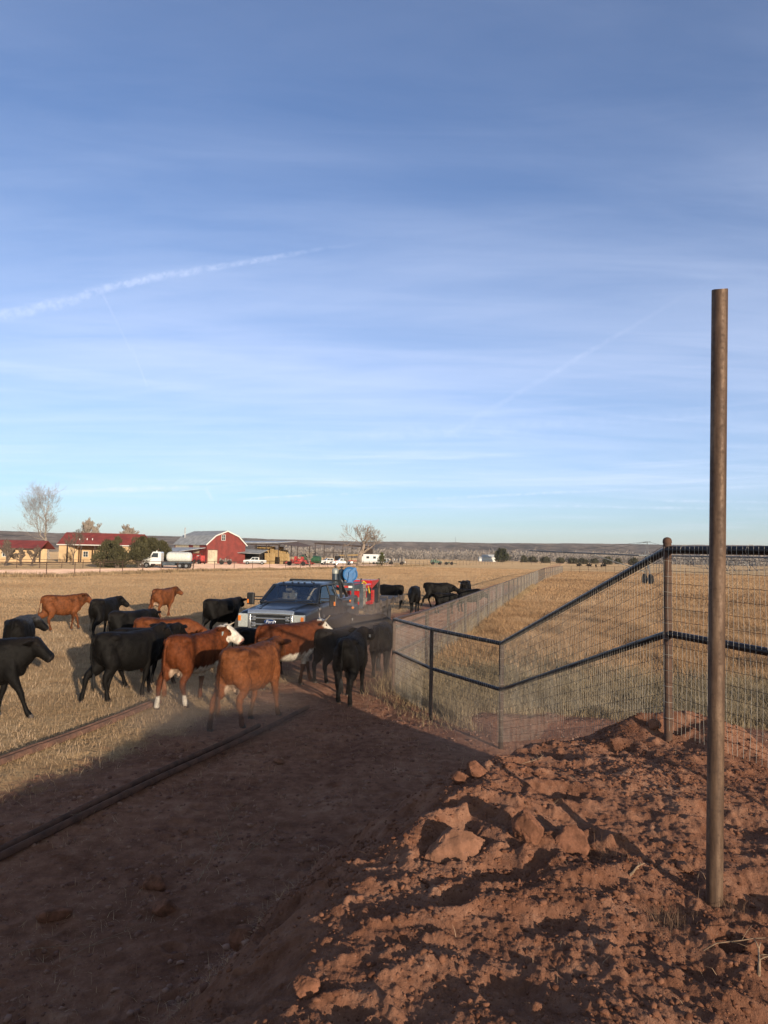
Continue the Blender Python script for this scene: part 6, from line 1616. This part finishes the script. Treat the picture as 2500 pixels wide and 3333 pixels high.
# ------------------------------------------------------------------ trees
def branch_tree(name, label, loc, hgt, spread, seed, bark='bark_pale', depth=6, trunk_r=.25, up=.6, cat='tree', twigs=True, grp=None, dead=False, fork0=.22, nb=3, minr=.018, shrink=.66):
    r_ = random.Random(seed); o = thing(name, label, cat, loc, 0, grp)
    tm, cm_ = MB(), MB()
    def grow(p, d, L, rad, lev):
        n = 4 if lev < 3 else 3; pts = [p]; q = p.copy(); dd = d.copy()
        for i in range(n):
            dd = (dd + Vector((r_.uniform(-1, 1), r_.uniform(-1, 1), r_.uniform(-.6, 1))) * (.16 if not dead else .26)).normalized(); q = q + dd * (L / n); pts.append(q.copy())
        e = rad * (.62 if lev else .72)
        rads = [max(minr * .7, rad + (e - rad) * i / n) for i in range(n + 1)]
        (tm if lev <= 1 else cm_).tube(pts, rads, 7 if lev < 2 else (5 if lev < 3 else 3), cap=False)
        if lev >= depth: return
        k = nb + (1 if r_.random() < .5 and lev < 4 else 0)
        for j in range(k):
            f = 1.0 if j == 0 else r_.uniform(.45 if lev else .35, .95)
            b = pts[0].lerp(pts[-1], f) if f < 1 else pts[-1]
            idx = min(n, int(round(f * n))); b = pts[idx]
            a = r_.uniform(0, 6.28); tilt = r_.uniform(.1, .3) if j == 0 else r_.uniform(.45, .95) * spread
            side_ = dd.orthogonal().normalized(); side_ = Matrix.Rotation(a, 3, dd) @ side_
            nd = (dd * math.cos(tilt) + side_ * math.sin(tilt)); nd = (nd + Vector((0, 0, up * .35))).normalized()
            grow(b, nd, L * shrink * r_.uniform(.8, 1.15), max(minr, rads[idx] * (.8 if j == 0 else .6)), lev + 1)
    grow(Vector((0, 0, 0)), Vector((0, 0, 1)), hgt * fork0 * 1.3, trunk_r, 0)
    # scale to height
    zmax = max(v[2] for v in cm_.v + tm.v); k = hgt / zmax
    M = Matrix.Scale(k, 4)
    tm.build('trunk', MATS[bark], o, smooth=True, M=M); cm_.build('crown', MATS[bark], o, smooth='all', M=M)
    return o
branch_tree('bare_tree', 'tallest bare tree, pale and wide crowned, behind the small red roofed house', at(160, 205), 23.5, 1.0, 4, 'bark_pale', 7, .34, .60, nb=3, minr=.012, shrink=.72)
branch_tree('bare_tree', 'bushy bare tree behind the left half of the long red roof', at(285, 235), 14.0, .8, 5, 'bark_pale', 6, .22, .8, fork0=.12, nb=4, minr=.032)
branch_tree('bare_tree', 'smaller bushy bare tree behind the right half of the long red roof', at(413, 240), 12.0, .8, 6, 'bark_pale', 6, .2, .8, fork0=.12, nb=4, minr=.032)
branch_tree('bare_tree', 'slender leafless tree standing before the farmhouse porch', at(240, 140), 7.5, .7, 8, 'bark', 6, .10, .7, nb=3, minr=.012)
branch_tree('dead_tree', 'dead tree with thick pale trunk and bare twisted limbs before the pole barn', at(1168, 196), 12.2, 1.1, 15, 'dead_wood', 6, .70, .25, dead=True, fork0=.26, nb=3, minr=.032, shrink=.74)
for i, (px, D, h_) in enumerate(((20, 118, 4.6), (70, 122, 3.2), (105, 118, 3.6))):
    branch_tree('bare_shrub', ('large leafless shrub at the left edge before the small house', 'low leafless shrub below the window of the small house', 'leafless shrub at the right corner of the small house')[i], at(px, D), h_, .9, 20 + i, 'bark', 5, .07, .9, cat='shrub', fork0=.10, nb=4, minr=.012, grp='leafless shrubs before the small house')
branch_tree('bare_shrub', 'round leafless shrub in front of the green covered trailer', at(1010, 165), 3.6, .9, 31, 'bark_pale', 5, .07, .9, cat='shrub', fork0=.10, nb=4, minr=.015)
branch_tree('bare_shrub', 'leafless shrub at the left of the dead tree', at(1130, 190), 3.4, .9, 32, 'bark_pale', 5, .07, .9, cat='shrub', fork0=.10, nb=4, minr=.015)
leaf_m = attr_mat('leaf', rough=0.8, spec=0.2, trans=0.1)
def evergreen(px, D, hgt, wid, seed, label, name='juniper_tree', pal=((.045, .042, .022), (.125, .112, .055)), n=5200, base=.05, cone=.6, cat='tree', grp=None, leaf=.16):
    r_ = np.random.RandomState(seed); o = thing(name, label, cat, at(px, D), 0, grp)
    m = MB()
    for k in range(4):
        a = r_.uniform(0, 6.28); m.tube([(0.15 * math.cos(a), .15 * math.sin(a), 0), (math.cos(a) * wid * .12, math.sin(a) * wid * .12, hgt * .3), (math.cos(a) * wid * .2, math.sin(a) * wid * .2, hgt * .7)], [.16, .12, .05], 6)
    m.build('trunk', MATS['bark'], o, smooth=True)
    K = 46; cz = r_.uniform(base, .95, K); rad_at = lambda z: (1 - z) ** cone * (0.6 + .4 * np.minimum(1, z / .15)) 
    ca = r_.uniform(0, 6.28, K); cr = rad_at(cz) * r_.uniform(.3, .85, K) * wid / 2
    cx, cy, czz = cr * np.cos(ca), cr * np.sin(ca), cz * hgt
    cs = r_.uniform(.10, .22, K) * wid * (1.15 - .6 * cz)
    i = r_.randint(0, K, n); d = r_.normal(size=(n, 3)); d /= np.linalg.norm(d, axis=1)[:, None]
    rr_ = r_.uniform(.35, 1.0, n) ** .5
    c = np.stack([cx[i], cy[i], czz[i]], 1) + d * (cs[i] * rr_)[:, None] * np.array([1, 1, 1.1]); c[:, 2] = np.maximum(c[:, 2], .1)
    t1 = r_.normal(size=(n, 3)); t1 /= np.linalg.norm(t1, axis=1)[:, None]; t2 = np.cross(t1, r_.normal(size=(n, 3))); t2 /= np.linalg.norm(t2, axis=1)[:, None]
    L = leaf * r_.uniform(.6, 1.5, (n, 1))
    up_ = d * .6 + np.array([0, 0, .7])
    co = np.stack([c - t1 * L * .45, c + t1 * L * .45, c + (up_ + t2 * .4) * L * 1.5], 1).reshape(-1, 3)
    shade = r_.uniform(0, 1, (K,))[i][:, None] * .6 + r_.uniform(0, .4, (n, 1))
    col = np.array(pal[0]) * (1 - shade) + np.array(pal[1]) * shade
    me_o = tri_mesh('crown', co, np.arange(n * 3).reshape(-1, 3), leaf_m, False, np.repeat(col, 3, 0)); me_o.parent = o
    return o
evergreen(355, 122, 4.3, 6.2, 1, 'dark green juniper left of the other junipers, before the farmhouse', n=9000)
evergreen(383, 119, 5.2, 3.6, 2, 'pointed juniper with the highest tip in the left clump', n=7000)
evergreen(455, 121, 5.2, 5.6, 3, 'tall juniper with reddish trunks left of the tank truck cab', n=9000, base=.2)
evergreen(495, 125, 4.9, 6.0, 4, 'rounded juniper behind the cab of the tank truck', n=9000, base=.25, cone=.45)
evergreen(528, 130, 4.6, 4.6, 5, 'juniper at the right end of the row, above the truck tank', n=7000, base=.3, cone=.45)
evergreen(1243, 205, 3.6, 3.6, 6, 'small olive bush before the white box trailer', 'bush', ((.06, .07, .025), (.13, .13, .05)), 2500, cat='bush')
evergreen(1634, 500, 8.5, 12, 7, 'dark round tree right of the far white shed', 'round_tree', ((.03, .035, .018), (.07, .07, .03)), 2500, cone=.35, leaf=.7)
r_ = np.random.RandomState(77)
for i in range(10):
    px = 1700 + i * 40 + r_.uniform(-8, 8)
    if px > 2090: px += 100
    evergreen(px, r_.uniform(430, 560), r_.uniform(2.0, 4.2), r_.uniform(5, 10), 100 + i, f'dark evergreen at the back of the far pasture, number order {i}' if False else 'dark evergreen bush in the far tree belt behind the tiny cattle', 'evergreen_bush', ((.045, .042, .026), (.10, .09, .05)), 900, cone=.3, cat='bush', grp='dark bushes in the far tree belt', leaf=.8)
# ------------------------------------------------------------------ hills and the far wood
hm = bpy.data.materials.new('hills'); hm.use_nodes = True; t = NT(hm.node_tree); b = hm.node_tree.nodes['Principled BSDF']
pp = t.n('ShaderNodeNewGeometry').outputs['Position']
spk = t.noise(t.n('ShaderNodeMapping', {'Vector': pp, 'Scale': (1, .35, 2.5)}).outputs[0], .022, 8, .85); lrg = t.noise(pp, .002, 5, .6)
cc = t.ramp(t.m('ADD', t.m('MULTIPLY', spk, .75), t.m('MULTIPLY', lrg, .25)), [(.42, (.06, .046, .034)), (.49, (.19, .132, .09)), (.54, (.31, .215, .15)), (.64, (.46, .33, .23))])
hm.node_tree.links.new(cc, b.inputs['Base Color']); b.inputs['Roughness'].default_value = .95; b.inputs['Specular IOR Level'].default_value = .1
th = np.linspace(R(-60), R(60), 900); rr2 = np.concatenate([np.linspace(900, 3600, 60), np.linspace(3700, 7000, 14)])
RR, TH = np.meshgrid(rr2, th, indexing='ij'); x = RR * np.sin(TH); y = RR * np.cos(TH)
edge = 2300 + 500 * fbm(TH * 4, TH * 0 + 2, 1.0, 4, 5) - 500 * ss(-TH, .1, .5)
rise = ss(RR, edge * .62, edge)
ang_ = np.interp(TH, [-.6, -.35, 0, .3, .5], [.0225, .0222, .0205, .0225, .0232]); prof = edge * ang_ * .95 + 2 + 1.6 * fbm(TH * 6, TH * 0, 1.0, 4, 8) + 1.0 * fbm(TH * 40, TH * 0, 1.0, 3, 9)
z = rise * prof * (RR / 2600) ** .0 * (1 + .25 * ss(-TH, .15, .45) * 0) + 3 * fbm(x, y, .004, 5, 13) * ss(RR, 1000, 1500) + .05
z = np.where(RR < 950, -1.0, z)
me = bpy.data.meshes.new('hills'); nr, nt = RR.shape
me.vertices.add(nr * nt); me.vertices.foreach_set('co', np.stack([x, y, z], -1).ravel())
i_ = np.arange(nr - 1)[:, None]; j_ = np.arange(nt - 1)[None, :]
q = np.stack([i_ * nt + j_, (i_ + 1) * nt + j_, (i_ + 1) * nt + j_ + 1, i_ * nt + j_ + 1], -1).reshape(-1, 4)
me.loops.add(q.size); me.loops.foreach_set('vertex_index', q.ravel()); me.polygons.add(len(q)); me.polygons.foreach_set('loop_start', np.arange(len(q)) * 4)
me.polygons.foreach_set('use_smooth', np.ones(len(q), bool)); me.update(calc_edges=True); me.materials.append(hm)
o = bpy.data.objects.new('hills', me); C.objects.link(o); tag(o, 'low scrub covered plateau along the horizon', kind='structure')
def wood(n, d0, d1, a0, a1, h0, h1, pal, seed, name, label, per=60, wfac=1.6):
    r_ = np.random.RandomState(seed); a = r_.uniform(R(a0), R(a1), n); D = r_.uniform(d0, d1, n)
    x, y = D * np.sin(a), D * np.cos(a); hh = r_.uniform(h0, h1, n)
    c = np.stack([x, y, hh * .5], 1)[:, None, :] + r_.normal(size=(n, per, 3)) * (hh[:, None, None] * np.array([.32 * wfac, .32 * wfac, .24]))
    c[..., 2] = np.clip(c[..., 2], .3, None)
    t1 = r_.normal(size=(n, per, 3)); t2 = r_.normal(size=(n, per, 3)) * .5; t2[..., 2] = np.abs(t2[..., 2]) + .7
    L = (hh * .09)[:, None, None]
    co = np.stack([c - t1 * L * .5, c + t1 * L * .5, c + t2 * L * 1.5], 2).reshape(-1, 3)
    sh = np.clip(r_.uniform(0, 1, (n, 1, 1)) * .7 + r_.uniform(0, .3, (n, per, 1)), 0, 1)
    col = (np.array(pal[0]) * (1 - sh) + np.array(pal[1]) * sh).reshape(-1, 3)
    o = tri_mesh(name, co, np.arange(len(co)).reshape(-1, 3), leaf_m, False, np.repeat(col, 3, 0)); return tag(o, label, kind='stuff')
wood(2600, 620, 1250, -8, 36, 5, 10, ((.20, .165, .14), (.36, .31, .27)), 1, 'bare_wood', 'grey leafless wood along the far side of the fields')
wood(1200, 700, 1300, -36, -8, 3, 6, ((.16, .13, .11), (.30, .25, .20)), 2, 'bare_wood', 'low grey brush beyond the farm buildings')
wood(2600, 1500, 2600, -36, 36, 4, 7, ((.05, .05, .035), (.10, .09, .065)), 3, 'scrub', 'dark juniper scrub dotting the plateau slope', per=10)
# ridge houses, turbines, mast
hh = {}
for i, (px, py, D, lb) in enumerate(((1780, 1775, 2500, 'pale house on the plateau edge, left of centre right'), (2050, 1780, 2450, 'cluster of pale roofs on the plateau edge near the irrigation tower'), (100, 1752, 1500, 'pale house on the slope behind the bare tree'), (500, 1775, 1450, 'tiny pale house'))[:3]):
    p = W(px, py, D); small_house(px, D, 22, 8, lb, z=p.z - 5, name='distant_house', cat='house')
def turbine(px, py, D, rot, label):
    p = W(px, py, D); o = thing('wind_turbine', label, 'wind turbine', (p.x, D, 55), 0, 'wind turbines on the horizon')
    m = MB(); m.tube([(0, 0, 0), (0, 0, p.z - 55)], [2.2, 1.3], 10); m.build('tower', MATS['vehicle_white'], o, smooth=True)
    m = MB(); m.b2(-2, 2, -4, 5, p.z - 57, p.z - 53); m.build('nacelle', MATS['vehicle_white'], o)
    for k in range(3):
        a = rot + k * 2.094; m = MB(); m.tube([(0, -4.5, p.z - 55), (math.sin(a) * 15, -4.5, p.z - 55 + math.cos(a) * 15), (math.sin(a) * 42, -4.5, p.z - 55 + math.cos(a) * 42)], [1.2, 1.9, .4], 6); m.build('blade', MATS['vehicle_white'], o, smooth=True)
turbine(468, 1738, 9500, .3, 'wind turbine between the farmhouse roof and the barn'); turbine(521, 1740, 9800, .9, 'wind turbine just left of the barn flue'); turbine(1452, 1764, 11000, .1, 'wind turbine left of the thin mast'); turbine(1488, 1764, 11000, .7, 'wind turbine right of the thin mast'); turbine(1090, 1756, 10500, .5, 'wind turbine above the pole barn roof')
p = W(1483, 1748, 3600); o = thing('radio_mast', 'thin radio mast on the plateau', 'mast', (p.x, 3600, 58))
m = MB(); m.tube([(0, 0, 0), (0, 0, p.z - 58)], .6, 4); m.build('mast', MATS['grey_steel'], o)
m = MB(); m.tube([(0, 0, (p.z - 58) * .6), (14, 0, 0)], .2, 3); m.build('guy_wire', MATS['grey_steel'], o)
# ------------------------------------------------------------------ centre pivot irrigation
mat('galv', (0.16, 0.17, 0.18), 0.6, 0.2, var=0.1)
D0 = 86; tp_ = W(2108, 1890, D0); 
cp = thing('irrigation_pivot', 'galvanised irrigation pivot with trussed pipe and wheeled tower behind the fence post', 'irrigation pivot', (tp_.x, D0, 0))
apex = W(2107, 1763, D0); zp = W(2100, 1808, D0).z
def rel(p): return Vector((p.x - tp_.x, p.y - D0, p.z))
la = rel(W(1722, 1797, 104)); ra = rel(W(2700, 1812, 66)); la.z = zp + .5; ra.z = zp - .1
m = MB(); m.tube([la, Vector((-1, 0, zp)), Vector((1, 0, zp)), ra], .085, 8); m.build('water_pipe', MATS['galv'], cp, smooth=True)
for (dy, nm) in ((-1.0, 'a'), (1.0, 'b')):
    m = MB(); m.tube([(-.15, 0, zp), (0, dy, .7)], .06, 6); m.tube([(.15, 0, zp), (0, dy * .6, .7)], .04, 6); m.build('tower_leg', MATS['galv'], cp)
    m = MB(); m.lathe([(.30, -.14), (.60, -.15), (.66, -.09), (.66, .09), (.60, .15), (.30, .14)], (0, dy, .66), 20, 'x'); ty = m.build('wheel', MATS['tyre'], cp, smooth=True)
    m = MB(); m.lathe([(.001, -.05), (.32, -.1), (.32, .1), (.001, .05)], (0, dy, .66), 14, 'x'); m.build('rim', MATS['galv'], ty)
m = MB(); m.bar((0, -1, .7), (0, 1, .7), .1); m.build('base_beam', MATS['galv'], cp)
m = MB(); ap = rel(apex)
m.tube([(-.35, 0, zp), ap], .025, 5); m.tube([(.1, 0, zp), ap], .025, 5); m.tube([ap + Vector((-.5, 0, -.15)), ap + Vector((.4, 0, 0))], .03, 5); m.build('cable_mast', MATS['galv'], cp)
for e in (.35, .7):
    m = MB(); m.tube([ap, Vector((-1, 0, zp)).lerp(la, e)], .02, 3); m.build('cable', MATS['galv'], cp)
m = MB(); m.tube([ap, Vector((1, 0, zp)).lerp(ra, .35)], .02, 3); m.build('cable', MATS['galv'], cp)
for sx, end in ((1, ra), (-1, la)):
    m = MB(); a = Vector((sx, 0, zp)); Lr = (end - a)
    pts = [a + Lr * f + Vector((0, 0, -1.5 * math.sin(math.pi * f) * (1 if sx > 0 else 0.0) )) for f in np.linspace(0, 1, 9)]
    if sx > 0:
        for dy in (-.8, .8):
            m.tube([p + Vector((0, dy, 0)) for p in pts], .02, 3)
            for k, p in enumerate(pts[1:-1]): m.tube([a + Lr * ((k + 1) / 8), p + Vector((0, dy, 0))], .03, 4); m.tube([a + Lr * ((k + .5) / 8), p + Vector((0, dy, 0))], .03, 4)
        m.build('truss', MATS['galv'], cp)
    else:
        m.tube([Vector((-6.5, 0, zp - .05)), Vector((-.3, 0, 1.6))], .05, 5); m.build('brace', MATS['galv'], cp)
# distant line of parked trucks and a far second pivot span on the right
for i, (px, D) in enumerate(((2280, 800), (2330, 820), (2420, 790))):
    small_house(px, D, 10 + i * 2, 3.6, ('long pale building in the far trees, left of the bare pole', 'pale roof in the far trees just left of the bare pole', 'pale building in the far trees right of the bare pole')[i], name='distant_house', cat='house')
# ------------------------------------------------------------------ air
hv = bpy.data.materials.new('haze'); hv.use_nodes = True; t = NT(hv.node_tree); hv.node_tree.nodes.clear()
pv = t.n('ShaderNodeVolumePrincipled', {'Color': (0.95, 0.92, 0.92, 1), 'Density': 0.00009, 'Anisotropy': 0.0})
t.n('ShaderNodeOutputMaterial', {'Volume': pv.outputs[0]})
m = MB(); m.b2(-12600, 12600, -9500, 12600, -2, 190); o = m.build('haze', hv); tag(o, 'thin pale haze over the fields', kind='stuff')
dv_ = bpy.data.materials.new('dust'); dv_.use_nodes = True; t = NT(dv_.node_tree); dv_.node_tree.nodes.clear()
pp = t.n('ShaderNodeNewGeometry').outputs['Position']; oc = t.n('ShaderNodeTexCoord').outputs['Object']
nz = t.noise(pp, 0.55, 3, 0.55, 0.4); rad_ = t.vm('LENGTH', oc, out=1)
fall = t.m('SUBTRACT', 1.0, sstep(t, rad_, 0.25, 1.0))
dn = t.m('MULTIPLY', t.m('MULTIPLY', sstep(t, nz, 0.36, 0.68), fall), 0.30)
pv = t.n('ShaderNodeVolumePrincipled', {'Color': (0.74, 0.56, 0.44, 1), 'Density': dn, 'Anisotropy': 0.1})
t.n('ShaderNodeOutputMaterial', {'Volume': pv.outputs[0]})
for k, (c, s_, lb) in enumerate((((-0.6, 17.0, .55), (2.0, 5.0, 1.7), 'brown dust kicked up around the cattle by the fence end'), ((-2.6, 11.6, .3), (2.2, 1.5, .75), 'low dust drifting about the feet of the nearest brown cow'), ((2.2, 10.8, .3), (2.2, 1.6, 1.0), 'thin dust drifting over the strip behind the mesh fence'))):
    m = MB(); m.ball((0, 0, 0), 1.0, 24, 14); o = m.build('dust_cloud', dv_, smooth='all'); o.location = c; o.scale = s_; tag(o, lb, kind='stuff')
